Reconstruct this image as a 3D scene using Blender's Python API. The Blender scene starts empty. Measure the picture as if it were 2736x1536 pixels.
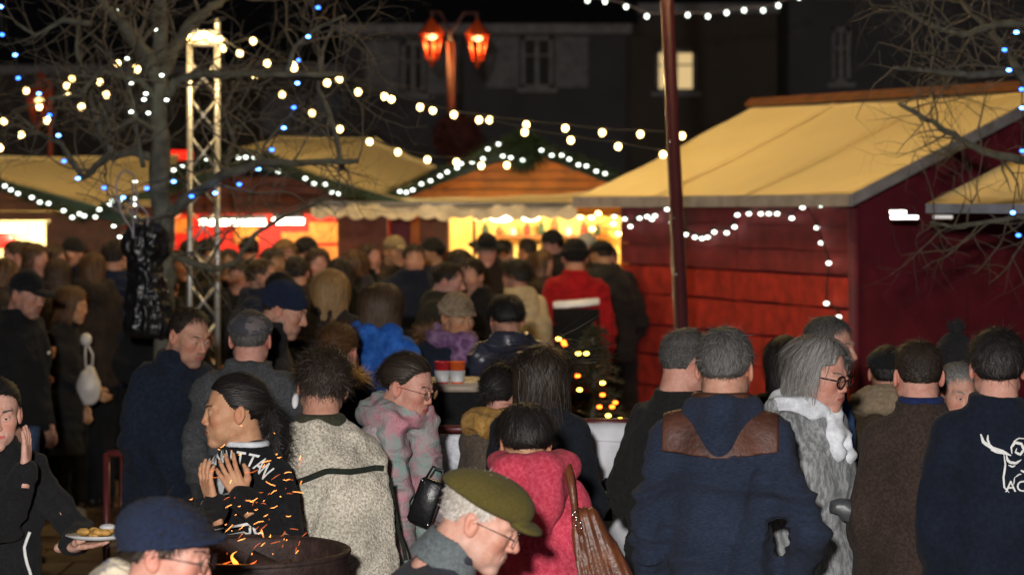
import bpy, math, random
import numpy as np
from mathutils import Vector, Matrix
from mathutils.bvhtree import BVHTree
from math import radians as RAD, sin, cos, pi

SC = bpy.context.scene
COL = SC.collection
rnd = random.Random(7)
NP = np.random.RandomState(11)

# ------------------------------------------------------------------ camera, world, light, exposure
FPX = 6460.0; HOR = 515.0; CH = 2.2            # focal length and horizon in photo pixels, camera height in metres
cam_d = bpy.data.cameras.new('camera'); cam = bpy.data.objects.new('camera', cam_d); COL.objects.link(cam)
cam.location = (0, 0, CH); cam.rotation_euler = (RAD(90), 0, 0)
cam_d.sensor_width = 36; cam_d.lens = 36*FPX/2736; cam_d.shift_y = -(768-HOR)/2736
cam_d.clip_end = 400; cam_d.clip_start = .1
cam_d.dof.use_dof = True; cam_d.dof.focus_distance = 8.2; cam_d.dof.aperture_fstop = 3.4
SC.camera = cam
SC.render.engine = 'CYCLES'
SC.view_settings.view_transform = 'Standard'; SC.view_settings.look = 'None'
SC.view_settings.exposure = 0.0; SC.view_settings.gamma = 1
w = bpy.data.worlds.new('World'); SC.world = w; w.use_nodes = True
wn = w.node_tree.nodes; wb = wn['Background']
wb.inputs[0].default_value = (.012, .0135, .024, 1); wb.inputs[1].default_value = .65       # moonless town sky

def lamp(name, kind, loc, power, color, size=.1, parent=None, aim=None, angle=None, blend=.5):
    l = bpy.data.lights.new(name, kind); l.energy = power; l.color = color
    if kind in ('POINT', 'SPOT'): l.shadow_soft_size = size
    if kind == 'SPOT': l.spot_size = angle; l.spot_blend = blend
    o = bpy.data.objects.new(name, l); COL.objects.link(o); o.location = loc
    if aim is not None: o.rotation_euler = (Vector(aim)-Vector(loc)).to_track_quat('-Z', 'Y').to_euler()
    if parent: o.parent = parent
    return o
LAMP_NEAR, LAMP_FAR = 150, 440          # watts of the assumed unseen lanterns: beside the right chalet, over the far chalets
# the photographer's flash, on a bracket above and behind the lens
lamp('flash', 'POINT', (-.32, -.9, 2.78), 3350, (1.0, .965, .93), .10)

# ------------------------------------------------------------------ helpers
def W(px, py, d):
    """photo pixel at depth d -> world point"""
    return Vector(((px-1368)*d/FPX, d, CH-(py-HOR)*d/FPX))
def D(px, py, d): return W(px*1.0621, py*1.0621, d)      # same for pixels read on the 2576 wide view

def mk(name, parts, parent=None, mats=(), smooth=True, attrs=None):
    """parts: list of (V, F, mat_index); F an int array (m,3) or (m,4) or list of such"""
    Vs, loops, sizes, mi = [], [], [], []; off = 0
    for V, F, m in parts:
        V = np.asarray(V, dtype=np.float32).reshape(-1, 3)
        Fl = F if isinstance(F, list) and len(F) and isinstance(F[0], np.ndarray) else [np.asarray(F, dtype=np.int32)]
        for f in Fl:
            if f.size == 0: continue
            loops.append((f+off).ravel()); sizes.append(np.full(len(f), f.shape[1], dtype=np.int32)); mi.append(np.full(len(f), m, dtype=np.int32))
        Vs.append(V); off += len(V)
    V = np.concatenate(Vs); L = np.concatenate(loops).astype(np.int32); S = np.concatenate(sizes); M = np.concatenate(mi)
    me = bpy.data.meshes.new(name)
    me.vertices.add(len(V)); me.vertices.foreach_set('co', V.ravel())
    me.loops.add(len(L)); me.loops.foreach_set('vertex_index', L)
    me.polygons.add(len(S)); me.polygons.foreach_set('loop_start', np.concatenate([[0], np.cumsum(S)[:-1]]).astype(np.int32))
    me.polygons.foreach_set('material_index', M)
    for m in mats: me.materials.append(m)
    me.polygons.foreach_set('use_smooth', np.full(len(S), smooth, dtype=bool))
    if attrs:
        for k, a in attrs.items():
            at = me.attributes.new(k, 'FLOAT', 'POINT'); at.data.foreach_set('value', np.asarray(a, dtype=np.float32))
    me.update(calc_edges=True); me.validate()
    o = bpy.data.objects.new(name, me); COL.objects.link(o)
    if parent: o.parent = parent
    return o

def tag(o, label=None, cat=None, group=None, kind=None):
    if label: o['label'] = label
    if cat: o['category'] = cat
    if group: o['group'] = group
    if kind: o['kind'] = kind
    return o
def empty(name, loc, rz=0, label=None, cat=None, group=None):
    o = bpy.data.objects.new(name, None); COL.objects.link(o); o.location = loc; o.rotation_euler = (0, 0, rz)
    o.empty_display_size = .1
    return tag(o, label, cat, group)
def copy_tree(o, parent=None):
    c = o.copy(); COL.objects.link(c); c.parent = parent
    for ch in list(o.children): copy_tree(ch, c)
    return c

def box(x0, x1, y0, y1, z0, z1):
    V = np.array([(x, y, z) for x in (x0, x1) for y in (y0, y1) for z in (z0, z1)], dtype=float)
    F = np.array([(0, 1, 3, 2), (4, 6, 7, 5), (0, 4, 5, 1), (2, 3, 7, 6), (0, 2, 6, 4), (1, 5, 7, 3)])
    return V, F
def bevbox(x0, x1, y0, y1, z0, z1, b=.006):
    import bmesh
    bm = bmesh.new(); bmesh.ops.create_cube(bm, size=1)
    for v in bm.verts: v.co = ((x0+x1)/2+v.co.x*(x1-x0), (y0+y1)/2+v.co.y*(y1-y0), (z0+z1)/2+v.co.z*(z1-z0))
    bmesh.ops.bevel(bm, geom=bm.edges[:], offset=b, segments=1, affect='EDGES')
    bmesh.ops.triangulate(bm, faces=bm.faces[:])
    V = np.array([v.co[:] for v in bm.verts]); F = np.array([[v.index for v in f.verts] for f in bm.faces]); bm.free()
    return V, F
def frame_of(t):
    t = t/np.linalg.norm(t); a = np.array([0, 0, 1.]) if abs(t[2]) < .9 else np.array([1., 0, 0])
    u = np.cross(t, a); u /= np.linalg.norm(u); v = np.cross(t, u); return u, v
def tube(P, R, n=8, caps=True):
    P = np.array([tuple(p) for p in P], dtype=float); m = len(P); R = np.broadcast_to(np.asarray(R, dtype=float), (m,))
    T = np.gradient(P, axis=0) if m > 2 else np.repeat([P[-1]-P[0]], m, 0)
    u, v = frame_of(T[0]); V = []
    for i in range(m):
        t = T[i]/(np.linalg.norm(T[i])+1e-9); u = u-t*np.dot(u, t); u /= np.linalg.norm(u)+1e-9; v = np.cross(t, u)
        for k in range(n):
            a = 2*pi*k/n; V.append(P[i]+R[i]*(cos(a)*u+sin(a)*v))
    F = [(i*n+k, i*n+(k+1) % n, (i+1)*n+(k+1) % n, (i+1)*n+k) for i in range(m-1) for k in range(n)]
    F = np.array(F)
    if caps:
        V.append(P[0]); V.append(P[-1]); a, b = len(V)-2, len(V)-1
        T3 = np.array([(a, (k+1) % n, k) for k in range(n)]+[(b, (m-1)*n+k, (m-1)*n+(k+1) % n) for k in range(n)])
        return np.array(V), [F, T3]
    return np.array(V), [F]
def lathe(prof, n=24, sx=1, sy=1):
    V = []; m = len(prof)
    for r, z in prof:
        for k in range(n):
            a = 2*pi*k/n; V.append((r*cos(a)*sx, r*sin(a)*sy, z))
    F = np.array([(i*n+k, i*n+(k+1) % n, (i+1)*n+(k+1) % n, (i+1)*n+k) for i in range(m-1) for k in range(n)])
    return np.array(V), F
def ball(c, r, n=12, m=8, s=(1, 1, 1)):
    prof = [(max(1e-4, r*sin(pi*i/m)), -r*cos(pi*i/m)) for i in range(m+1)]
    V, F = lathe(prof, n); return V*np.array(s)+np.array(tuple(c)), F
def prism(poly, y0, y1, axis='y'):
    """extrude polygon (x,z) from y0 to y1"""
    n = len(poly); V = [(x, y0, z) for x, z in poly]+[(x, y1, z) for x, z in poly]
    F4 = np.array([(i, (i+1) % n, n+(i+1) % n, n+i) for i in range(n)])
    F = [F4, np.array([list(range(n))[::-1]]), np.array([list(range(n, 2*n))])]
    return np.array(V, dtype=float), F

# ------------------------------------------------------------------ value noise
_H = NP.rand(64, 64, 64).astype(np.float32)
def vnoise(P, sc=(1, 1, 1), seed=0):
    Q = np.asarray(P)*np.asarray(sc)+seed*7.31+1000; i = np.floor(Q).astype(int); f = Q-i; f = f*f*(3-2*f)
    i0 = i & 63; i1 = (i+1) & 63; r = 0
    for a in (0, 1):
        ia = i1[:, 0] if a else i0[:, 0]; wa = f[:, 0] if a else 1-f[:, 0]
        for b in (0, 1):
            ib = i1[:, 1] if b else i0[:, 1]; wb_ = f[:, 1] if b else 1-f[:, 1]
            for c in (0, 1):
                ic = i1[:, 2] if c else i0[:, 2]; wc = f[:, 2] if c else 1-f[:, 2]
                r = r+_H[ia, ib, ic]*wa*wb_*wc
    return r-.5

# ------------------------------------------------------------------ materials
def _base(name):
    m = bpy.data.materials.new(name); m.use_nodes = True; nt = m.node_tree
    return m, nt, nt.nodes['Principled BSDF']
def N(nt, t, **k):
    n = nt.nodes.new(t)
    for a, b in k.items(): setattr(n, a, b)
    return n
def c4(c): return (c[0], c[1], c[2], 1)
_mc = {}
def plain(name, col, rough=.6, metal=0, var=.25, scale=8, bump=.0, bscale=60, coat=0, spec=.5):
    key = ('p', name)
    if key in _mc: return _mc[key]
    m, nt, p = _base(name); L = nt.links
    tc = N(nt, 'ShaderNodeTexCoord'); nz = N(nt, 'ShaderNodeTexNoise'); nz.inputs['Scale'].default_value = scale; nz.inputs['Detail'].default_value = 6
    L.new(tc.outputs['Object'], nz.inputs['Vector'])
    mp = N(nt, 'ShaderNodeMapRange'); mp.inputs['From Min'].default_value = .3; mp.inputs['From Max'].default_value = .7
    mp.inputs['To Min'].default_value = 1-var; mp.inputs['To Max'].default_value = 1+var
    L.new(nz.outputs[0], mp.inputs['Value'])
    mu = N(nt, 'ShaderNodeVectorMath', operation='SCALE'); mu.inputs[0].default_value = col
    L.new(mp.outputs[0], mu.inputs['Scale']); L.new(mu.outputs[0], p.inputs['Base Color'])
    p.inputs['Roughness'].default_value = rough; p.inputs['Metallic'].default_value = metal
    p.inputs['Specular IOR Level'].default_value = spec; p.inputs['Coat Weight'].default_value = coat
    if bump:
        n2 = N(nt, 'ShaderNodeTexNoise'); n2.inputs['Scale'].default_value = bscale; n2.inputs['Detail'].default_value = 4; L.new(tc.outputs['Object'], n2.inputs['Vector'])
        b = N(nt, 'ShaderNodeBump'); b.inputs['Strength'].default_value = bump; b.inputs['Distance'].default_value = .01
        L.new(n2.outputs[0], b.inputs['Height']); L.new(b.outputs[0], p.inputs['Normal'])
    _mc[key] = m; return m
def fabric(name, col, col2=None, scale=60, rough=.92, bump=.35, fine=260, contrast=.2, sheen=.03, fac=(.42, .6), spec=.2, stretch=(1, 1, 1)):
    key = ('f', name)
    if key in _mc: return _mc[key]
    m, nt, p = _base(name); L = nt.links
    tc = N(nt, 'ShaderNodeTexCoord'); mpn = N(nt, 'ShaderNodeMapping'); mpn.inputs['Scale'].default_value = stretch; L.new(tc.outputs['Object'], mpn.inputs[0])
    nz = N(nt, 'ShaderNodeTexNoise'); nz.inputs['Scale'].default_value = scale; nz.inputs['Detail'].default_value = 5; nz.inputs['Roughness'].default_value = .7
    L.new(mpn.outputs[0], nz.inputs['Vector'])
    r = N(nt, 'ShaderNodeValToRGB'); e = r.color_ramp.elements
    e[0].position = fac[0]; e[1].position = fac[1]
    c2 = col2 or tuple(x*(1+contrast) for x in col); e[0].color = c4(tuple(x*(1-contrast) for x in col) if col2 is None else col); e[1].color = c4(c2)
    L.new(nz.outputs[0], r.inputs[0])
    big = N(nt, 'ShaderNodeTexNoise'); big.inputs['Scale'].default_value = 5; L.new(tc.outputs['Object'], big.inputs['Vector'])
    mr = N(nt, 'ShaderNodeMapRange'); mr.inputs['From Min'].default_value = .3; mr.inputs['From Max'].default_value = .7; mr.inputs['To Min'].default_value = .8; mr.inputs['To Max'].default_value = 1.2
    L.new(big.outputs[0], mr.inputs['Value'])
    mu = N(nt, 'ShaderNodeVectorMath', operation='SCALE'); L.new(r.outputs[0], mu.inputs[0]); L.new(mr.outputs[0], mu.inputs['Scale']); L.new(mu.outputs[0], p.inputs['Base Color'])
    n2 = N(nt, 'ShaderNodeTexNoise'); n2.inputs['Scale'].default_value = fine; n2.inputs['Detail'].default_value = 2; L.new(tc.outputs['Object'], n2.inputs['Vector'])
    ad = N(nt, 'ShaderNodeMath', operation='ADD'); L.new(n2.outputs[0], ad.inputs[0]); L.new(nz.outputs[0], ad.inputs[1])
    b = N(nt, 'ShaderNodeBump'); b.inputs['Strength'].default_value = bump; b.inputs['Distance'].default_value = .006
    L.new(ad.outputs[0], b.inputs['Height']); L.new(b.outputs[0], p.inputs['Normal'])
    p.inputs['Roughness'].default_value = rough; p.inputs['Sheen Weight'].default_value = sheen; p.inputs['Sheen Roughness'].default_value = .6
    p.inputs['Specular IOR Level'].default_value = spec
    _mc[key] = m; return m
def emis(name, col, st, sample=True):
    key = ('e', name)
    if key in _mc: return _mc[key]
    m, nt, p = _base(name)
    p.inputs['Base Color'].default_value = (.02, .02, .02, 1); p.inputs['Emission Color'].default_value = c4(col); p.inputs['Emission Strength'].default_value = st
    if not sample: m.cycles.emission_sampling = 'NONE'
    _mc[key] = m; return m
def skin(name, col, lip=(.42, .12, .10), beard=(.12, .09, .08), beard_amt=0):
    key = ('s', name)
    if key in _mc: return _mc[key]
    m, nt, p = _base(name); L = nt.links
    def att(n):
        a = N(nt, 'ShaderNodeAttribute'); a.attribute_name = n; return a.outputs['Fac']
    def mix(f, a, b):
        x = N(nt, 'ShaderNodeMix', data_type='RGBA')
        if isinstance(f, float): x.inputs[0].default_value = f
        else: L.new(f, x.inputs[0])
        for s, v in ((6, a), (7, b)):
            if isinstance(v, tuple): x.inputs[s].default_value = c4(v)
            else: L.new(v, x.inputs[s])
        return x.outputs[2]
    tc = N(nt, 'ShaderNodeTexCoord'); nz = N(nt, 'ShaderNodeTexNoise'); nz.inputs['Scale'].default_value = 30; nz.inputs['Detail'].default_value = 8; nz.inputs['Roughness'].default_value = .7; L.new(tc.outputs['Object'], nz.inputs['Vector'])
    mr = N(nt, 'ShaderNodeMapRange'); mr.inputs['From Min'].default_value = .35; mr.inputs['From Max'].default_value = .65; L.new(nz.outputs[0], mr.inputs[0])
    c = mix(mr.outputs[0], tuple(col[i]*f for i, f in enumerate((.84, .70, .66))), tuple(min(1, x*1.07) for x in col))
    c = mix(att('blush'), c, (col[0]*1.0, col[1]*.62, col[2]*.55))
    ms = N(nt, 'ShaderNodeMath', operation='MULTIPLY'); L.new(att('beard'), ms.inputs[0]); ms.inputs[1].default_value = beard_amt
    c = mix(ms.outputs[0], c, beard); c = mix(att('lip'), c, lip); L.new(c, p.inputs['Base Color'])
    p.inputs['Roughness'].default_value = .58; p.inputs['Specular IOR Level'].default_value = .35; p.inputs['Subsurface Weight'].default_value = .07; p.inputs['Subsurface Radius'].default_value = (.012, .005, .003); p.inputs['Subsurface Scale'].default_value = 1
    n2 = N(nt, 'ShaderNodeTexNoise'); n2.inputs['Scale'].default_value = 190; n2.inputs['Detail'].default_value = 3; L.new(tc.outputs['Object'], n2.inputs['Vector'])
    b = N(nt, 'ShaderNodeBump'); b.inputs['Strength'].default_value = .45; b.inputs['Distance'].default_value = .003; L.new(n2.outputs[0], b.inputs['Height']); L.new(b.outputs[0], p.inputs['Normal'])
    _mc[key] = m; return m
def hairmat(name, c1, c2, rough=.55):
    key = ('h', name)
    if key in _mc: return _mc[key]
    m, nt, p = _base(name); L = nt.links
    g = N(nt, 'ShaderNodeNewGeometry'); r = N(nt, 'ShaderNodeValToRGB'); e = r.color_ramp.elements; e[0].color = c4(c1); e[1].color = c4(c2)
    L.new(g.outputs['Random Per Island'], r.inputs[0]); L.new(r.outputs[0], p.inputs['Base Color'])
    p.inputs['Roughness'].default_value = rough; p.inputs['Specular IOR Level'].default_value = .45
    _mc[key] = m; return m
# ------------------------------------------------------------------ distance fields and their mesher
def smin(a, b, k):
    h = np.maximum(k-np.abs(a-b), 0)/k; return np.minimum(a, b)-h*h*k*.25
def smax(a, b, k): return -smin(-a, -b, k)
def ell(P, c, r):
    Q = (P-np.asarray(c, dtype=np.float32))/np.asarray(r, dtype=np.float32); k = np.sqrt((Q*Q).sum(1))+1e-9
    k2 = np.sqrt(((Q/np.asarray(r, dtype=np.float32))**2).sum(1))+1e-9
    return k*(k-1)/k2
def cone(P, a, b, ra, rb):
    a = np.asarray(tuple(a), dtype=np.float32); b = np.asarray(tuple(b), dtype=np.float32); ab = b-a
    t = np.clip(((P-a)@ab)/(ab@ab+1e-12), 0, 1); q = P-a-t[:, None]*ab
    return np.sqrt((q*q).sum(1))-(ra+(rb-ra)*t)
def torus(P, c, R, r, sx=1, sy=1):
    Q = P-np.asarray(c, dtype=np.float32); a = np.sqrt((Q[:, 0]/sx)**2+(Q[:, 1]/sy)**2)-R
    return np.sqrt(a*a+Q[:, 2]**2)-r
def mesh_sdf(f, lo, hi, h):
    lo = np.array(lo, dtype=np.float32); hi = np.array(hi, dtype=np.float32)
    n = np.maximum(((hi-lo)/h).astype(int)+2, 6); n = ((n+3)//4)*4; k = 4
    nc = n//k
    ax = [lo[i]+h*(np.arange(nc[i])*k+1.5) for i in range(3)]
    G = np.stack(np.meshgrid(*ax, indexing='ij'), -1).reshape(-1, 3).astype(np.float32)
    vc = f(G).reshape(nc)
    V = np.repeat(np.repeat(np.repeat(vc, k, 0), k, 1), k, 2).astype(np.float32)
    mask = np.abs(V) < h*k*1.25
    idx = np.argwhere(mask)
    V[mask] = f((lo+h*idx).astype(np.float32))
    V[0], V[-1] = 1, 1; V[:, 0], V[:, -1] = 1, 1; V[:, :, 0], V[:, :, -1] = 1, 1
    S = V < 0
    def c(A, i, j, l): return A[i:A.shape[0]-1+i, j:A.shape[1]-1+j, l:A.shape[2]-1+l]
    tot = sum(c(S, i, j, l).astype(np.int8) for i in (0, 1) for j in (0, 1) for l in (0, 1))
    act = (tot > 0) & (tot < 8); ci = np.argwhere(act); m = len(ci)
    ids = np.full(act.shape, -1, dtype=np.int64); ids[act] = np.arange(m)
    acc = np.zeros((m, 3), dtype=np.float32); cnt = np.zeros(m, dtype=np.float32)
    cs = [(i, j, l) for i in (0, 1) for j in (0, 1) for l in (0, 1)]
    vals = {q: V[ci[:, 0]+q[0], ci[:, 1]+q[1], ci[:, 2]+q[2]] for q in cs}
    for q in cs:
        for a in range(3):
            if q[a] == 0:
                q2 = tuple(q[x]+(1 if x == a else 0) for x in range(3))
                v0, v1 = vals[q], vals[q2]; e = (v0 < 0) != (v1 < 0)
                t = np.where(e, v0/np.where(e, v0-v1, 1), 0)
                p = np.tile(np.array(q, dtype=np.float32), (m, 1)); p[:, a] = t
                acc += p*e[:, None]; cnt += e
    P = lo+h*(ci+acc/np.maximum(cnt, 1)[:, None])
    quads = []
    for a in range(3):
        b, d = (a+1) % 3, (a+2) % 3
        sl0 = [slice(None)]*3; sl1 = [slice(None)]*3; sl0[a] = slice(0, -1); sl1[a] = slice(1, None)
        A0, A1 = S[tuple(sl0)], S[tuple(sl1)]; ch = np.argwhere(A0 != A1)
        ch = ch[(ch[:, b] > 0) & (ch[:, d] > 0) & (ch[:, b] < S.shape[b]-1) & (ch[:, d] < S.shape[d]-1)]
        inside = A0[ch[:, 0], ch[:, 1], ch[:, 2]]
        def idc(ob, od):
            q = ch.copy(); q[:, b] += ob; q[:, d] += od; return ids[q[:, 0], q[:, 1], q[:, 2]]
        Q = np.stack([idc(-1, -1), idc(0, -1), idc(0, 0), idc(-1, 0)], 1)
        Q[~inside] = Q[~inside][:, ::-1]; quads.append(Q)
    F = np.concatenate(quads); F = F[(F >= 0).all(1)]
    return P.astype(np.float32), F
def vnormals(V, F):
    T = V[F]; n = np.cross(T[:, 2]-T[:, 0], T[:, 3]-T[:, 1] if F.shape[1] == 4 else T[:, 1]-T[:, 0])
    if F.shape[1] == 3: n = -n
    A = np.zeros_like(V)
    for k in range(F.shape[1]): np.add.at(A, F[:, k], n)
    return A/(np.linalg.norm(A, axis=1)[:, None]+1e-12)
def rotx(a): return np.array([[1, 0, 0], [0, cos(a), -sin(a)], [0, sin(a), cos(a)]])
def roty(a): return np.array([[cos(a), 0, sin(a)], [0, 1, 0], [-sin(a), 0, cos(a)]])
def rotz(a): return np.array([[cos(a), -sin(a), 0], [sin(a), cos(a), 0], [0, 0, 1]])

def ribbons(P, w, nrm, taper=True):
    """P (n,k,3) strand points, w width, nrm (n,k,3) outward vectors -> one flat blade per strand"""
    n, k, _ = P.shape
    T = np.gradient(P, axis=1); Sd = np.cross(T, nrm); Sd /= np.linalg.norm(Sd, axis=2)[..., None]+1e-9
    prof = np.ones(k) if not taper else np.interp(np.linspace(0, 1, k), [0, .15, .7, 1], [.6, 1, .8, .15])
    wv = np.asarray(w).reshape(-1, 1, 1)*prof[None, :, None]*.5
    V = np.stack([P-Sd*wv, P+Sd*wv], 2).reshape(-1, 3)
    base = (np.arange(n)*2*k)[:, None]; j = (np.arange(k-1)*2)[None]
    a = base+j; F = np.stack([a, a+1, a+3, a+2], -1).reshape(-1, 4)
    return V, F
def fur(V, F, n, ln, w, flow=(0, 0, -.6), up=.8, jit=.5, seed=0, k=4, curl=0.):
    """blades of fur rooted over a quad mesh"""
    R = np.random.RandomState(seed); T = V[F]; ar = np.linalg.norm(np.cross(T[:, 2]-T[:, 0], T[:, 3 if F.shape[1] == 4 else 1]-T[:, 1 if F.shape[1] == 4 else 0]), axis=1)
    fi = R.choice(len(F), n, p=ar/ar.sum()); u, v = R.rand(n, 1), R.rand(n, 1)
    q = T[fi]; l = F.shape[1]-1
    p = (q[:, 0]*(1-u)+q[:, 1]*u)*(1-v)+(q[:, l]*(1-u)+q[:, 2]*u)*v if l == 3 else q[:, 0]+(q[:, 1]-q[:, 0])*u*(1-v)+(q[:, 2]-q[:, 0])*u*v
    nn = vnormals(V, F)[F[fi, 0]]
    d = nn*up+np.asarray(flow)+R.randn(n, 3)*jit; d /= np.linalg.norm(d, axis=1)[:, None]+1e-9
    L = ln*(.6+.8*R.rand(n, 1)); g = np.asarray(flow, dtype=float)
    P = [p-nn*.002]
    for i in range(k-1):
        P.append(P[-1]+d*L/(k-1)); d = d+g*.25+R.randn(n, 3)*(.1+curl); d /= np.linalg.norm(d, axis=1)[:, None]+1e-9
    return ribbons(np.stack(P, 1), w*(.7+.6*R.rand(n)), np.repeat((nn+R.randn(n, 3)*.5)[:, None], k, 1))

# ------------------------------------------------------------------ head, hands
def head_sdf(P, male=0., face=True):
    X = P.copy(); X[:, 0] = np.abs(X[:, 0])
    d = ell(X, (0, .014, .034), (.0755, .094, .085))
    d = smin(d, ell(X, (0, -.026, -.03), (.057+.004*male, .061, .082)), .03)
    d = smin(d, cone(X, (.041+.009*male, .008, -.052), (.010+.002*male, -.062, -.096), .020+.001*male, .015+.002*male), .024)
    d = smin(d, ell(X, (0, -.073, -.1), (.022+.005*male, .018, .016)), .02)
    d = smin(d, ell(X, (.042, -.054, -.016), (.026, .028, .026)), .026)
    d = smin(d, ell(X, (.034, -.045, -.055), (.026, .03, .034)), .02)
    d = smin(d, cone(X, (0, .03, -.04), (0, .052, -.17), .054+.006*male, .058+.008*male), .02)
    if face:
        d = smin(d, cone(X, (.012, -.083, .024), (.045, -.069, .026), .0065+.0055*male, .006+.002*male), .016)
        d = smin(d, ell(X, (0, -.076, -.061), (.036, .0195, .026)), .016)
        d = smax(d, -ell(X, (.031, -.099, .004), (.019, .017, .0135)), .012)
        d = smin(d, cone(X, (0, -.083, .016+.002*male), (0, -.1000-.0065*male, -.0265), .0060+.0012*male, .0092+.0035*male), .014)
        d = smin(d, ell(X, (.0105+.002*male, -.0935-.0025*male, -.0315), (.0072+.0013*male, .0095+.0015*male, .0065+.001*male)), .006)
        d = smax(d, -ell(X, (.0058, -.0995-.0035*male, -.0395), (.003, .005, .0035)), .003)
        lid = ell(X, (.031, -.0755, .003), (.0155, .0152, .0142))
        lid = smax(lid, -ell(X, (.031, -.092, .0008), (.0130, .012, .0036)), .002)
        d = smin(d, lid, .004)
        d = smin(d, cone(X, (0, -.0935, -.0562), (.024, -.0895, -.0603), .0045, .0028), .004)
        d = smin(d, cone(X, (0, -.0925, -.0662), (.022, -.0885, -.0634), .0052, .0030), .004)
        d = smax(d, -ell(X, (0, -.0985, -.0612), (.026, .0075, .0011)), .002)
        d = smax(d, -cone(X, (.022, -.098, -.038), (.03, -.088, -.058), .002, .0015), .006)
    # ear
    e = ell((X-np.array([.079, .012, -.004], dtype=np.float32))@rotx(-.25).astype(np.float32)@rotz(-.35).astype(np.float32), (0, 0, 0), (.009, .019, .032))
    e = smax(e, -ell(X, (.092, .008, .0), (.011, .011, .02)), .004)
    d = smin(d, e, .006)
    return d
_hd = {}
def head_mesh(male, lod):
    key = (male, lod)
    if key not in _hd:
        h = (.0026, .0045, .0075)[lod]
        V, F = mesh_sdf(lambda P: head_sdf(P, male, lod < 2), (-.1, -.125, -.2), (.1, .12, .13), h)
        X = V.copy(); X[:, 0] = np.abs(X[:, 0])
        lip = np.minimum(cone(X, (0, -.0945, -.0562), (.024, -.0905, -.0603), .0045, .0026), cone(X, (0, -.0935, -.0662), (.022, -.0895, -.0634), .0050, .0028))
        lip = np.clip(1-(lip)/.0016, 0, 1)*(X[:, 1] < -.08)
        bl = np.clip(1-np.minimum(ell(X, (.043, -.07, -.025), (.02, .025, .02)), np.minimum(ell(X, (0, -.108, -.03), (.014, .014, .012)), ell(X, (.082, .012, -.004), (.012, .02, .034))))/.012, 0, 1)*.45
        be = np.clip(1-np.minimum(cone(X, (.055, .0, -.05), (0, -.075, -.09), .03, .028), ell(X, (0, -.09, -.06), (.03, .02, .02)))/.006, 0, 1)*(1-lip)
        be *= np.clip((-.028-X[:, 2])/.015, 0, 1)
        _hd[key] = (V, F, lip, bl, be)
    return _hd[key]
_hn = {}
def hand_mesh(curl=.5, spread=.0, thumb=.0, lod=0):
    key = (curl, spread, thumb, lod)
    if key not in _hn:
        xs = (.030, .010, -.010, -.028); ln = (.070, .078, .073, .057); segs = []
        for i in range(4):
            a = -spread*(1.5-i)*.9; base = np.array([xs[i]+0., 0, .088-.004*abs(i-1)])
            segs.append((np.array([xs[i]*.62, 0, .006]), base, .0135, .0108))
            th = curl*(.25+.06*i); p = base
            for j, fr in enumerate((.44, .31, .25)):
                d = np.array([-sin(a), sin(th), cos(th)*cos(a)]); q = p+d*ln[i]*fr
                segs.append((p, q, (.0092, .0084, .0076)[j], (.0086, .0077, .0064)[j])); p = q; th += curl*(.75 if j == 0 else .55)
        t0 = np.array([.02, .004, .018]); t1 = np.array([.046+.01*thumb, .016+.012*curl, .05]); t2 = t1+np.array([.012+.012*thumb-.012*curl, .012*curl+.004, .027]); t3 = t2+np.array([.003-.016*curl, .012*curl, .022])
        segs += [(t0, t1, .015, .0115), (t1, t2, .0108, .0098), (t2, t3, .0095, .0075)]
        def f(P):
            d = None
            for k, (a, b, ra, rb) in enumerate(segs):
                e = cone(P, a, b, ra, rb); d = e if d is None else smin(d, e, .010 if (k % 4 == 0 or k >= 16) else .0035)
            d = smin(d, cone(P, (0, 0, -.06), (0, 0, .015), .026, .025)*1.0+np.abs(P[:, 1])*.35, .02)
            return d
        _hn[key] = mesh_sdf(f, (-.06, -.05, -.075), (.09, .11, .185), (.0032, .006)[lod])
    return _hn[key]

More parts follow.
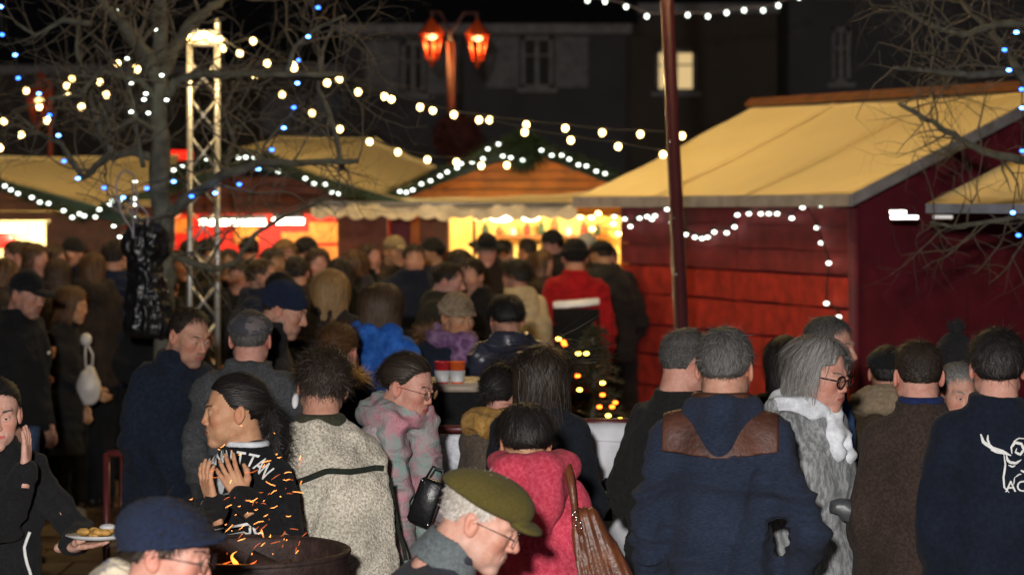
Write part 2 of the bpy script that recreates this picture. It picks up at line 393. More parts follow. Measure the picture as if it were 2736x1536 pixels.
# ------------------------------------------------------------------ hair
HC = np.array([0, .013, .034]); HR = np.array([.0785, .0975, .0885])
def hairline(n, recede=0.):
    phi = np.arctan2(np.abs(n[:, 0]), -n[:, 1])
    return np.interp(phi, [0, .6, .95, 1.2, 1.42, 1.75, 2.1, pi], [.60+recede, .56+recede*1.6, .40+recede, -.02, -.22, -.05, -.66, -.90])
def hair_strands(style, n, R, length=None, lift=None, recede=0., width=.0016, jit=None, part=0.):
    dflt = dict(short=(.034, .006, .35), fade=(.012, .002, .3), curly=(.05, .016, .9), bob=(.20, .018, .10), long=(.34, .018, .09), pulled=(.12, .008, .10), crop=(.022, .004, .4), messy=(.055, .014, .55))[style]
    length = length or dflt[0]; lift = dflt[1] if lift is None else lift; jit = dflt[2] if jit is None else jit
    D_ = R.randn(n*3, 3); D_ /= np.linalg.norm(D_, axis=1)[:, None]; D_ = D_[D_[:, 2] > hairline(D_, recede)+R.randn(len(D_))*.03][:n]; n = len(D_)
    crown = np.array([part*.3, .30, .95]); crown /= np.linalg.norm(crown)
    K = 6 if length < .08 else 11
    ds = length/(K-1)*(.75+.5*R.rand(n, 1))
    if style == 'fade':
        up = np.clip((D_[:, 2:3]-.35)/.4, 0, 1); ds = ds*(.5+2.4*up)
    P = HC+D_*HR*(1.005+.0*R.rand(n, 1)); pts = [P]; vel = None; wob = R.randn(n, 3)*jit
    for k in range(1, K):
        nd = (P-HC)/HR; q = np.linalg.norm(nd, axis=1)[:, None]; nrm = nd/HR; nrm /= np.linalg.norm(nrm, axis=1)[:, None]
        if style == 'pulled':
            fl = np.array([0, .125, .02])-P
        elif style in ('short', 'fade', 'crop', 'messy'):
            fl = (nd-crown*(nd@crown)[:, None]); fl = fl/(np.linalg.norm(fl, axis=1)[:, None]+.05)
            front = np.clip(nd[:, 2:3]-.3, 0, 1)*np.clip(-nd[:, 1:2]+.6, 0, 1); fl = fl+front*np.array([.9*(1 if part >= 0 else -1), .1, 0])*abs(part)
            fl = fl+np.array([0, 0, -.35])
        elif style == 'curly': fl = nd*.3+np.array([0, 0, -.5])
        else:
            pc = np.array([part*.02, -.02, 0]); fl = (nd-crown*(nd@crown)[:, None])
            fl[:, 0] += np.sign(nd[:, 0]-part*.25)*.55*np.clip(nd[:, 2], 0, 1)*(nd[:, 1] < .3)
            fl = fl/(np.linalg.norm(fl, axis=1)[:, None]+.05)+np.array([0, .12, -.55]); 
            if style == 'bob' and k > K-4: fl = fl-nd*np.array([.5, .4, 0])
            lw = np.clip((.35-nd[:, 2:3])/.5, 0, 1); fl = fl*(1-lw)+lw*np.array([0, .02, -1.])-lw*nd*np.array([.16, .12, 0])
        fl = fl-nrm*(fl*nrm).sum(1)[:, None]*(q < 2.2); fl /= np.linalg.norm(fl, axis=1)[:, None]+1e-9
        if style == 'curly': wob = wob*.5+R.randn(n, 3)*jit
        d = fl+wob; d /= np.linalg.norm(d, axis=1)[:, None]+1e-9
        P = P+d*ds
        if style in ('bob', 'long'): P[:, 2] -= 0
        nd = (P-HC)/HR; q = np.linalg.norm(nd, axis=1)[:, None]
        want = 1+(lift/.088)*min(1, k/2.5)*(.55+.9*R.rand(n, 1) if k == 1 else 1)
        if style in ('bob', 'long'):
            low = P[:, 2:3] < HC[2]
            rad = np.sqrt((nd[:, 0:1])**2+(nd[:, 1:2])**2)
            P = np.where(low, np.concatenate([HC[:2]+(P[:, :2]-HC[:2])*np.clip(1, want*.97/np.maximum(rad, .3), 1.18*want/np.maximum(rad, .3)), P[:, 2:]], 1), np.where(q < want, HC+nd/q*want*HR, P))
            # keep hair off the face
            f = (P[:, 2:3] < .06) & (P[:, 1:2] < -.045) & (np.abs(P[:, 0:1]) < .09)
            P = np.where(f, P*np.array([1, 0, 1])+np.array([0, 1, 0])*(-.045+.004*R.rand(n, 1)), P); sx = np.sign(P[:, 0:1]+1e-6); f2 = f[:, 0]
            P[f2, 0] = (sx[f2, 0]*np.maximum(np.abs(P[f2, 0]), .074))
        else: P = np.where(q < want, HC+nd/q*want*HR, P)
        pts.append(P)
    P = np.stack(pts, 1); sp = np.linalg.norm(np.diff(P, axis=1), axis=2); P = P[(sp < (sp.mean()*3.2)).all(1)]; n = len(P); nr = P-HC; nr = nr/np.linalg.norm(nr, axis=2)[..., None]
    return ribbons(P, width*(.7+.7*R.rand(n)), nr+R.randn(n, 1, 3)*.25)
def hair_cap(off=.004, recede=0., nz=.002):
    V, F = ball((0, 0, 0), 1, 110, 70); nd = V/np.linalg.norm(V, axis=1)[:, None]
    keep = (nd[F].mean(1)[:, 2] > hairline(nd[F].mean(1), recede+.03)); F = F[keep]
    X = HC+nd*(HR+off)+nd*(vnoise(nd, (9, 9, 9))*nz)[:, None]
    return X, F
# ------------------------------------------------------------------ people
SK = dict(pale=skin('pale_skin', (.56, .33, .25)), pink=skin('pink_skin', (.58, .31, .24)), tan=skin('tan_skin', (.50, .285, .165), lip=(.36, .12, .09)), man=skin('man_skin', (.52, .285, .20), beard_amt=.42), old=skin('old_skin', (.58, .33, .25), lip=(.45, .18, .15), beard=(.5, .42, .38), beard_amt=.2), girl=skin('girl_skin', (.60, .36, .28), lip=(.5, .09, .09)), beard=skin('bearded_skin', (.48, .27, .2), beard=(.10, .065, .045), beard_amt=.8))
HM = dict(black=hairmat('black_hair', (.006, .005, .005), (.022, .017, .015)), dark=hairmat('dark_brown_hair', (.010, .007, .005), (.045, .028, .018)),
          brown=hairmat('brown_hair', (.03, .016, .008), (.10, .055, .03)), auburn=hairmat('auburn_hair', (.05, .022, .009), (.17, .08, .03)), blonde=hairmat('blonde_hair', (.16, .085, .03), (.45, .27, .11)),
          grey=hairmat('grey_hair', (.07, .065, .06), (.36, .34, .32)), salt=hairmat('dark_grey_hair', (.022, .021, .02), (.15, .14, .13)), white=hairmat('white_hair', (.35, .31, .27), (.75, .70, .64)), brow=hairmat('brow_hair', (.01, .007, .005), (.03, .02, .015)), greybrow=hairmat('pale_brow_hair', (.12, .1, .08), (.3, .27, .24)))
HB = {k: fabric(k+'_hair_roots', c, scale=30, stretch=(3, 3, .6), rough=.6, sheen=0, bump=.5) for k, c in dict(black=(.009, .008, .008), dark=(.018, .012, .009), brown=(.045, .025, .014), auburn=(.07, .034, .014), blonde=(.2, .115, .045), grey=(.13, .125, .118), salt=(.05, .048, .045), white=(.42, .37, .31), brow=(.01, .008, .006), greybrow=(.1, .09, .08)).items()}
M_eye = plain('eye_white', (.62, .58, .55), .15, var=.03); M_iris = plain('iris', (.03, .017, .01), .08, var=.1); M_iris2 = plain('grey_iris', (.08, .11, .12), .08, var=.1)
M_black = fabric('black_wool', (.010, .010, .011), scale=90); M_blackshine = plain('black_leather', (.010, .010, .011), .35, bump=.2)
M_navy = fabric('navy_cloth', (.010, .014, .030), scale=80); M_denim = fabric('blue_denim', (.035, .06, .12), scale=70); M_dark = fabric('charcoal_cloth', (.018, .017, .018), scale=80)
M_brownt = fabric('dark_brown_cloth', (.03, .02, .015)); M_shoe = plain('shoe_leather', (.02, .015, .012), .45); M_white_shoe = plain('white_shoe', (.5, .5, .5), .5)
M_frame = plain('glasses_frame', (.012, .008, .006), .25, var=.05); M_lens = None
def _lens():
    global M_lens
    m, nt, p = _base('glasses_lens'); p.inputs['Transmission Weight'].default_value = 1; p.inputs['Roughness'].default_value = .02; p.inputs['IOR'].default_value = 1.12; p.inputs['Base Color'].default_value = (.93, .93, .93, 1); M_lens = m
_lens()
M_metal = plain('polished_metal', (.7, .68, .62), .2, 1, var=.05)

def ik(S0, T, l1, l2, pole):
    d = T-S0; L = np.linalg.norm(d); L2 = min(L, (l1+l2)*.995); d = d/L; T = S0+d*L2
    a = (l1*l1-l2*l2+L2*L2)/(2*L2); h = math.sqrt(max(l1*l1-a*a, 0)); p = pole-d*np.dot(pole, d); p /= np.linalg.norm(p)+1e-9
    return S0+d*a+p*h, T
ARM = dict(down=(.015, -.015, -.318), relax=(.016, -.055, -.305), pocket=(.0, -.075, -.245), front=(-.07, -.17, -.17), low=(-.05, -.14, -.24), cheek=(-.09, -.15, .09), plate=(.10, -.24, -.10), up=(-.03, -.20, -.06), cross=(-.13, -.13, -.14))

class Rec: pass
def ponytail(r, pts, r0, mat, lod=0, curl=.5, n=900):
    P = [np.array(p) for p in pts]; V, F = tube(P, np.interp(np.linspace(0, 1, len(P)), [0, .25, .7, 1], [r0*.5, r0, r0*.9, r0*.25]), 10)
    fb = fur(V, F[0], n, .07, .0018, flow=(0, .0, -.8), up=.35, jit=.4, curl=curl, k=6, seed=9)
    return mk('ponytail', [(r.H(V), F, 0), (r.H(fb[0]), fb[1], 1)], r.root, [HB[mat], HM[mat]])
def big_hood(r, mat, dz=0., sc=1., h=.008):
    def hood(P):
        Q = (P-r.NB.astype(np.float32)-np.array([0, 0, dz], dtype=np.float32))/sc; d = cone(Q, (-.085, .03, .005), (-.0, .10, -.085), .045, .05); d = smin(d, cone(Q, (.085, .03, .005), (.0, .10, -.085), .045, .05), .03); d = smin(d, cone(Q, (0, .09, .0), (.0, .115, -.15), .06, .022), .03); return smin(d, torus(Q, (0, 0, .018), .080, .036, 1.1, 1.), .02)*sc
    return sdf_part(r, 'hood', hood, r.NB+np.array([-.2, -.16, -.26]), r.NB+np.array([.2, .25, .14]), h, mat, disp=lambda V: (.4-np.abs(vnoise(V, (9, 9, 9), 4))*3)*.013)
def person(label, px, top, d, yaw=0, sex='m', hy=0, hp=0, hr=0, lean=0, arms=('down', 'down'), lod=1, skin_='man', hair=('short', 'dark'), hair_kw=None,
           coat=None, hem=-.05, pad=.014, bulk=1., belly=1., wr=(.013, (6, 6, 11)), collar='stand', legs=None, stance=.5, hat=None, hat_mat=None, group=None, hands={}, seed=None, brow='brow', iris=0, hs=None, shoulder=1., side_lean=0, look_face=True, shoes=None, cuff_mat=None, polev=None, neck=True, collar_mat=None, xoff=0):
    pad = pad*.72; r = Rec(); male = 1. if sex == 'm' else 0.
    hs = hs or (1.03 if sex == 'm' else .97); R = np.random.RandomState(seed if seed is not None else (int(px)*7+int(top)) % 100000)
    a = RAD(lean); Rh = rotz(RAD(hy))@rotx(RAD(hp)+a*.0)@roty(RAD(hr))
    ztop = CH-(top-HOR)*d/FPX
    off = -Rh@np.array([0, .050, -.127])*hs; topv = Rh@np.array([0, .014, .125 if not hat else .135])*hs
    S = (ztop-off[2]-topv[2])/(.52+.31*cos(a)); r.S = S
    hipz = .52*S; sl = math.tan(RAD(side_lean))
    NB = np.array([sl*.31*S, -.31*S*sin(a), hipz+.31*S*cos(a)]); HO = NB+off
    Ry_ = rotz(RAD(yaw)); hc = Ry_@HO; root = empty('person', ((px-1368)*d/FPX-hc[0], d-hc[1], 0), RAD(yaw), label, 'person', group)
    r.root, r.NB, r.HO, r.Rh, r.hs = root, NB, HO, Rh, hs
    H = lambda V: (np.asarray(V)*hs)@Rh.T+HO
    r.H = H
    # ---- arms
    sj, el, wrj = {}, {}, {}
    for s, nm in ((-1, arms[0]), (1, arms[1])):
        tgt = ARM[nm] if isinstance(nm, str) else nm
        p0 = NB+np.array([s*.078*S*shoulder*(.93+.07*male), .035*sin(a)*S+.004, -.050*S])
        T = p0+np.array([s*tgt[0], tgt[1], tgt[2]])*S
        pole = np.array([s*.55, .75, -.5]) if nm not in ('cheek',) else np.array([s*.5, -.1, -1.])
        if polev: pole = np.array([s*polev[0], polev[1], polev[2]])
        e, T2 = ik(p0, T, .172*S, .155*S, pole); sj[s], el[s], wrj[s] = p0, e, T2
    r.sj, r.el, r.wr = sj, el, wrj
    tan_a = math.tan(a)
    b = bulk
    rows = np.array([(hem, .094, .070, 0) if hem > -.1 else (hem, .112, .088, 0), (min(-.04, hem+.03), .098, .075, 0), (.0, .098, .077*belly, -.004*(belly-1)*30*.3), (.08, .092, .068*belly, 0), (.17, .098, .071, .0), (.215, .095, .067, .0), (.250, .082, .056, 0), (.280, .056, .046, 0), (.318, .041, .040, -.006), (.336 if collar in ('stand', 'high') else .318, .040, .040, -.012)])
    ws = rows[:, 0]*S; o_ = np.argsort(ws); ws = ws[o_]; rows = rows[o_]
    cosa = cos(a)
    def torso(P, pd):
        dz = P[:, 2]-hipz; up = np.maximum(dz, 0); y = P[:, 1]+tan_a*up; x = P[:, 0]-sl*up/cosa; wv = np.where(dz > 0, dz/cosa, dz)
        rx = np.interp(wv, ws, rows[:, 1])*S*b*.91+pd; ry = np.interp(wv, ws, rows[:, 2])*S*b+pd; cy = np.interp(wv, ws, rows[:, 3])*S
        q = (np.abs(x/rx)**2.3+np.abs((y-cy)/ry)**2.3)**(1/2.3)
        dd = (q-1)*np.minimum(rx, ry)*.9
        return smax(dd, np.maximum(wv-ws[-1]-.005, ws[0]-wv), .012)
    def coatf(P, pd=pad):
        dd = torso(P, pd)
        for s in (-1, 1):
            e = cone(P, NB+np.array([s*.018*S, 0, -.014*S]), sj[s]+np.array([-s*.004, 0, .004]), .026*S+pd*.4, .030*S+pd)
            e = smin(e, cone(P, sj[s], el[s], (.031+.003*male)*S*(.6+.4*b)+pd, .026*S*(.5+.5*b)+pd), .02)
            dd = smin(dd, e, .03)
            f = cone(P, el[s], wrj[s], .026*S*(.5+.5*b)+pd, .020*S+pd*.9)
            dd = smin(dd, f, .012)
        if collar == 'hood':
            y0 = NB+np.array([0, .052*S, -.012*S]); dd = smin(dd, cone(P, y0+np.array([-.05*S, -.03*S, .018*S]), y0+np.array([0, .0, -.02*S]), .03*S, .042*S), .02)
            dd = smin(dd, cone(P, y0+np.array([.05*S, -.03*S, .018*S]), y0+np.array([0, .0, -.02*S]), .03*S, .042*S), .02)
            dd = smin(dd, cone(P, y0+np.array([0, .01*S, -.0*S]), y0+np.array([0, .014*S, -.075*S]), .040*S, .012*S), .02)
        return dd
    r.coatf = coatf
    h = (.0095, .014, .023)[lod]
    allp = np.array([NB]+list(sj.values())+list(el.values())+list(wrj.values()))
    lo = np.minimum(allp.min(0)-.12, [-.24*b, -.24*b, hipz+hem*S-.05]); hi = np.maximum(allp.max(0)+.12, [.24*b, .24*b*max(1, belly), NB[2]+.06*S])
    V, F = mesh_sdf(coatf, lo, hi, h)
    if wr:
        n = vnormals(V, F); sd = R.randint(50); amp, sc = wr
        n1 = vnoise(V+(vnoise(V, (5, 5, 5), sd)*.10)[:, None], sc, sd)
        # folds crowd at the elbows and below the arms
        ne = sum(np.exp(-((V-el[s])**2).sum(1)/.012) for s in (-1, 1))+.8*sum(np.exp(-((V-(sj[s]+[0, 0, -.09*S]))**2).sum(1)/.012) for s in (-1, 1))
        wp = np.stack([vnoise(V, (7, 7, 7), sd+k) for k in (11, 17, 23)], 1)*.10
        n2 = vnoise(V+wp, (np.array(sc)*2.1), sd+9)
        # pulling lines running down and across the back and front
        n3 = vnoise(np.stack([V[:, 0]+V[:, 2]*.35, V[:, 1], V[:, 2]-V[:, 0]*.5*np.sign(V[:, 0])], 1)+wp, (10, 6, 3.2), sd+5)
        V = V+n*((.5-np.abs(n1)*3.2)*amp*1.5*(.7+1.1*ne)+(.35-np.abs(n2)*3)*amp*.75*(.6+.8*ne)+(.3-np.abs(n3)*2.6)*amp*1.1)[:, None]
    r.coatVF = (V, F)
    r.coat = mk('coat', [(V, F, 0)], root, [coat or M_black])
    # ---- legs and shoes
    lf = (.014, .02, .035)[lod]; st = stance*.05*S
    hipj = {s: np.array([s*.046*S, 0, .5*S]) for s in (-1, 1)}
    kn = {s: np.array([s*.052*S, -.012*S+s*st*.4, .285*S]) for s in (-1, 1)}; an = {s: np.array([s*.056*S, s*st+.012*S, .05*S]) for s in (-1, 1)}
    def legf(P):
        dd = ell(P, (0, 0, .515*S), (.092*S*b, .066*S*b, .07*S))
        for s in (-1, 1): dd = smin(dd, smin(cone(P, hipj[s], kn[s], .051*S, .037*S), cone(P, kn[s], an[s], .036*S, .032*S), .02), .012)
        return dd
    Vl, Fl = mesh_sdf(legf, (-.22, -.2, .0), (.22, .2, .62*S), lf); n = vnormals(Vl, Fl); Vl = Vl+n*(vnoise(Vl, (9, 9, 16), 5)*.014)[:, None]
    mk('trousers', [(Vl, Fl, 0)], root, [legs or M_black])
    for s in (-1, 1):
        c0 = an[s]; Vs, Fs = mesh_sdf(lambda P: smax(smin(cone(P, (c0[0], c0[1]+.02, .045), (c0[0]+s*.015, c0[1]-.15, .03), .04, .036), cone(P, (c0[0], c0[1], .05), (c0[0], c0[1], .11), .042, .04), .02), -P[:, 2]-(-.0), .006), (c0[0]-.08, c0[1]-.22, -.02), (c0[0]+.1, c0[1]+.09, .17), .015)
        mk('shoe', [(Vs, Fs, 0)], root, [shoes or M_shoe])
    # ---- body: head, neck, arms and hands in one mesh
    Vh, Fh, lip, bl, be = head_mesh(male, lod); Vh = Vh.copy()
    Vh = Vh*np.array([1+.03*(R.rand()-.5), 1, 1+.05*(R.rand()-.5)]); parts = [(H(Vh), Fh, 0)]; at = [lip, bl, be]
    def bodyf(P):
        dd = torso(P, -.035)
        for s in (-1, 1): dd = smin(dd, smin(cone(P, sj[s], el[s], .018*S, .015*S), cone(P, el[s], wrj[s], .015*S, .013*S), .01), .02)
        return dd
    Vb, Fb = mesh_sdf(bodyf, lo, hi, .03 if lod else .024); parts.append((Vb, Fb, 0)); at = [np.concatenate([x, np.zeros(len(Vb))]) for x in at]
    for s, nm in ((-1, arms[0]), (1, arms[1])):
        if nm == 'pocket': continue
        spec = hands.get(s, {}); Vk, Fk = hand_mesh(spec.get('curl', .6), spec.get('spread', .0), spec.get('thumb', 0.), 0 if (spec or lod == 0) else 1)
        fdir = np.array(spec['f'], dtype=float) if 'f' in spec else wrj[s]-el[s]; fdir /= np.linalg.norm(fdir)
        pn = np.array(spec.get('n', (-s, 0, 0)), dtype=float); pn -= fdir*np.dot(pn, fdir); pn /= np.linalg.norm(pn); tx = np.cross(pn, fdir)
        # thumb on the forward / given side
        th = np.array(spec.get('t', (0, -1, .2))); mir = 1 if np.dot(tx, th) > 0 else -1
        k = hs*S/1.72*.98; Vw = Vk*k; Vw = (Vw[:, 0:1]*mir)*tx+Vw[:, 1:2]*pn+Vw[:, 2:3]*fdir+wrj[s]+fdir*.01
        if mir < 0: pass
        Fk2 = Fk if (mir*1 > 0) else Fk[:, ::-1]
        parts.append((Vw, Fk2, 0)); at = [np.concatenate([x, np.zeros(len(Vw))]) for x in at]
    r.body = mk('body', parts, root, [SK[skin_]], attrs=dict(lip=at[0], blush=at[1], beard=at[2]))
    # ---- eyes and brows
    if lod < 2 and look_face:
        for s in (-1, 1):
            c = np.array([s*.031, -.0757, .003]); E = ball(c, .0122, 16, 12); I = ball(c+np.array([0, -.0052, 0]), .0078, 14, 10)
            mk('eye', [(H(E[0]), E[1], 0), (H(I[0]), I[1], 1)], root, [M_eye, M_iris2 if iris else M_iris])
        for s in (-1, 1):
            ps = []; n = 60; u = R.rand(n); P0 = np.stack([s*(.014+.034*u), -.0935+.016*u**1.6+0*u, .0235+.006*np.sin(u*2.4)+R.randn(n)*.0016], 1); dr = np.array([s*.8, .12, .25])+R.randn(n, 3)*.15
            Pt = np.stack([P0+dr*t*.010 for t in (0, .5, 1)], 1); ps.append((*[x for x in ribbons(Pt, .0013+0*u, np.tile([0, -1., .1], (n, 3, 1)))], 0))
            ps = [(H(V_), F_, m_) for V_, F_, m_ in ps]; mk('eyebrow', ps, root, [HM[brow]])
    # ---- hair
    if hair:
        st_, hc_ = hair; kw = dict(hair_kw or {}); kw.setdefault('recede', -.06 if sex == 'f' else 0); nS = (4200, 1600, 420)[lod]; wd = (.0013, .0022, .0055)[lod]; nS = int(nS*kw.pop('dens', 1)); wd = kw.pop('w', wd)
        capoff = kw.pop('cap', {'short': .0035, 'fade': .0012, 'curly': .008, 'bob': .012, 'long': .010, 'pulled': .003, 'crop': .002, 'messy': .007}[st_])
        cap = hair_cap(capoff, kw.get('recede', 0)); P2 = [(H(cap[0]), cap[1], 1)]
        Sv, Sf = hair_strands(st_, nS, R, width=wd, **kw); P2.append((H(Sv), Sf, 0))
        if st_ == 'pulled':
            bc = np.array([0, .118, .012]); B = ball(bc, .027, 14, 10); P2.append((H(B[0]), B[1], 1)); fb = fur(B[0], B[1], nS//6, .05, wd, flow=(.4, 0, -.4), up=.25, jit=.5, curl=.4, seed=3); P2.append((H(fb[0]), fb[1], 0))
        if st_ in ('long', 'bob'):
            def mass(P):
                dd = ell(P, (0, .022, .012+.012*(st_ == 'bob')), (.080, .092, .094-.012*(st_ == 'bob')))
                if st_ == 'long': dd = smin(dd, cone(P, (0, .045, .0), (0, .06, -.19), .066, .042), .03)
                return smax(dd, -ell(P, (0, -.11, -.03), (.078, .10, .115)), .01)
            Vm, Fm = mesh_sdf(mass, (-.13, -.12, -.3), (.13, .2, .14), (.005, .007, .012)[lod]); nn = vnormals(Vm, Fm); Vm = Vm+nn*(vnoise(Vm, (60, 60, 5))*.012)[:, None]; P2.append((H(Vm), Fm, 1))
        mk('hair', P2, root, [HM[hc_], HB[hc_]])
    if hat: HATS[hat](r, hat_mat, lod)
    if collar == 'furhood': furhood(r, collar_mat)
    return r

# ---- accessories (in head space through r.H, in body space round r.NB)
def sdf_part(r, name, f, lo, hi, h, mat, head=False, disp=None, parent=None):
    V, F = mesh_sdf(f, lo, hi, h)
    if disp is not None: V = V+vnormals(V, F)*disp(V)[:, None]
    if head: V = r.H(V)
    return mk(name, [(V, F, 0)], parent or r.root, [mat])
def h_beanie(r, mat, lod, long=.0):
    f = lambda P: smax(smin(ell(P, (0, .018, .038), (.089, .106, .100+long)), torus(P@rotx(.16).astype(np.float32), (0, .02, .032), .087, .014, 1, 1.18), .006), .0-(P[:, 2]-.012+(P[:, 1]+.0)*.22), .008)
    dsp = lambda V: np.sin(np.arctan2(V[:, 0], V[:, 1]-.018)*44)*.0016+vnoise(V, (30, 30, 30))*.006
    sdf_part(r, 'beanie', f, (-.12, -.13, -.04), (.12, .15, .18+long), (.004, .006, .011)[lod], mat, True, dsp)
def h_flatcap(r, mat, lod):
    f = lambda P: smin(smax(ell(P, (0, .008, .048), (.094, .118, .066)), -(P[:, 2]-.040+.18*P[:, 1]), .01), smax(ell(P, (0, -.09, .042), (.07, .062, .018)), P[:, 1]+.05, .01), .012)
    sdf_part(r, 'cap', f, (-.12, -.17, .0), (.12, .15, .14), (.004, .006, .011)[lod], mat, True, lambda V: vnoise(V, (40, 40, 40))*.004)
def h_baseball(r, mat, lod):
    f = lambda P: smin(smax(ell(P, (0, .010, .036), (.087, .104, .100)), -(P[:, 2]-.030+.05*P[:, 1]), .006), smax(smax(ell(P, (0, -.115, .030), (.070, .068, .024)), -ell(P, (0, -.115, .012), (.08, .075, .026)), .004), P[:, 1]+.05, .01), .006)
    sdf_part(r, 'cap', f, (-.12, -.2, .0), (.12, .14, .15), (.004, .006, .011)[lod], mat, True)
def h_beret(r, mat, lod):      # soft rounded wool cap with a small stitched peak
    f = lambda P: smin(smax(ell(P@rotx(-.10).astype(np.float32), (0, .005, .058), (.100, .128, .070)), -(P[:, 2]-.045-.10*P[:, 1]), .012), smax(ell(P, (0, -.105, .036), (.062, .050, .014)), P[:, 1]+.06, .008), .010)
    sdf_part(r, 'cap', f, (-.12, -.18, -.02), (.12, .16, .15), .0035, mat, True, lambda V: vnoise(V, (16, 16, 16))*.005)
def h_cloche(r, mat, lod):     # knitted hat with a drooping brim
    def f(P):
        c = ell(P, (0, .022, .044), (.100, .118, .086)); c = smax(c, -(P[:, 2]-.026+.30*P[:, 1]), .01)
        rr = np.sqrt((P[:, 0]/.9)**2+(P[:, 1]-.012)**2); zb = .036-.24*(rr-.09)-.30*P[:, 1]-.12*(P[:, 1]-.0)*0; fr = np.clip(-P[:, 1]*6, -.2, 1)
        br = np.abs(P[:, 2]-zb)-.0065; br = smax(br, rr-(.118+.030*fr), .006); br = smax(br, .085-rr, .01)
        return smin(c, br*.85, .012)
    dsp = lambda V: np.sin(V[:, 2]*900+np.arctan2(V[:, 0], V[:, 1])*2)*.0013*(V[:, 2] > .02)+vnoise(V, (60, 60, 60))*.004
    sdf_part(r, 'knitted_hat', f, (-.16, -.19, -.05), (.16, .16, .18), .0034, mat, True, dsp)
def h_brim(r, mat, lod):
    def f(P):
        c = smax(ell(P, (0, .01, .06), (.082, .098, .09)), -(P[:, 2]-.04), .01); rr = np.sqrt(P[:, 0]**2+(P[:, 1]-.01)**2)
        return smin(c, smax(np.abs(P[:, 2]-.045)-.005, rr-.15, .004), .008)
    sdf_part(r, 'brimmed_hat', f, (-.18, -.18, .0), (.18, .2, .18), .008, mat, True)
def h_pom(r, mat, lod):
    h_beanie(r, mat, lod, .01); B = ball((0, .03, .165), .03, 12, 10); fb = fur(B[0], B[1], 260, .022, .004, up=1, flow=(0, 0, 0)); mk('bobble', [(r.H(B[0]), B[1], 0), (r.H(fb[0]), fb[1], 0)], r.root, [mat])
HATS = dict(beanie=h_beanie, flatcap=h_flatcap, baseball=h_baseball, beret=h_beret, cloche=h_cloche, brim=h_brim, pom=h_pom)
def glasses(r, R0=.0205, wire=.0013, mat=None, sx=1.15, lens=True, drop=0.):
    ps = []; ls = []
    def seg(P): t = tube([r.H(np.array([p]))[0] for p in P], wire*r.hs, 6); ps.append((t[0], t[1], 0))
    for s in (-1, 1):
        c = np.array([s*.0335, -.1035, .002-drop]); P = [c+np.array([R0*sx*cos(t), abs(cos(t))*.004*(1 if cos(t)*s > 0 else 0), R0*sin(t)]) for t in np.linspace(0, 2*pi, 25)]; seg(P)
        seg([c+np.array([s*R0*sx, .004, .006]), np.array([s*.076, -.075, .010-drop*.6]), np.array([s*.081, .005, .006]), np.array([s*.080, .020, -.014])])
        V = np.array([c]+P[:-1]); F = np.array([(0, i+1, (i+1) % 24+1) for i in range(24)])
        ls.append((r.H(V), F, 0))
    seg([np.array([-.012, -.104, .006-drop]), np.array([0, -.107, .009-drop]), np.array([.012, -.104, .006-drop])])
    g = mk('glasses', ps, r.root, [mat or M_frame])
    if lens:
        for q in ls: mk('lens', [q], g, [M_lens])
    return g
def scarf(r, mat, R0=.088, r0=.036, z=-.005, ends=(), sx=1.1, y=-.012, name='scarf', h=.007, wob=.02, tilt=.15):
    NB, S = r.NB, r.S
    def f(P):
        Q = (P-(NB+np.array([0, y, z])).astype(np.float32))@rotx(tilt).astype(np.float32)
        dd = torus(Q, (0, 0, 0), R0, r0, sx, 1); dd = smin(dd, torus(Q@rotx(.25).astype(np.float32), (0, -.008, .022), R0*.9, r0*.72, sx, 1), .012)
        for p, q, ra, rb in ends: dd = smin(dd, cone(P, NB+np.array(p), NB+np.array(q), ra, rb), .02)
        return dd
    zs = [e[1][2] for e in ends]+[-.12]; ys = [e[i][1] for e in ends for i in (0, 1)]+[0]; xs = [abs(e[i][0]) for e in ends for i in (0, 1)]+[0]
    V, F = mesh_sdf(f, NB+np.array([-.18-max(xs)*.6, min(ys)-.19, min(zs)-.08]), NB+np.array([.18+max(xs)*.6, .17, .14]), h)
    V = V+vnormals(V, F)*((.5-np.abs(vnoise(V, (14, 14, 28), 4)*2))*wob)[:, None]
    return mk(name, [(V, F, 0)], r.root, [mat])
def furhood(r, mat):
    NB = r.NB; T = [NB+np.array([.125*sin(t)*1.0, .055-.11*cos(t)*1.0*(.9)+.05, .02-.05*(-cos(t))*-.6+.01]) for t in np.linspace(-2.5, 2.5, 22)]
    T = [NB+np.array([.125*sin(t), .035+.09*cos(t), .035*cos(t)-.01]) for t in np.linspace(-2.6, 2.6, 22)]
    V, F = tube(T, .035, 8); Fq = F[0]; fb = fur(V, Fq, 1700, .045, .0035, flow=(0, 0, -.3), up=1, jit=.6, seed=5)
    mk('fur_trim', [(V, F, 0), (fb[0], fb[1], 0)], r.root, [mat or HM['auburn']])
def patch(r, name, region, lo, hi, h, mat, off=.004, thick=.01):
    f = lambda P: smax(np.maximum(r.coatf(P)-off, -(r.coatf(P)+thick)), region(P), .003)
    V, F = mesh_sdf(f, lo, hi, h); return V, F
def project(r, V, back=True, off=.003, dirv=None):
    """lay flat print (x,z body coordinates) on the coat along body -y / +y"""
    if not hasattr(r, 'bvh'): r.bvh = BVHTree.FromPolygons([tuple(v) for v in r.coatVF[0]], [tuple(int(i) for i in f) for f in r.coatVF[1]])
    out = []; s = 1 if back else -1; dv = Vector(dirv) if dirv is not None else Vector((0, -s, 0))
    for x, z in V:
        o = Vector((x, s*1.0, z)) if dirv is None else Vector((x, 0, z))-dv*1.0
        hit = r.bvh.ray_cast(o, dv)
        out.append(tuple(hit[0]+hit[1]*off) if hit[0] is not None else (x, s*.1, z))
    return np.array(out)
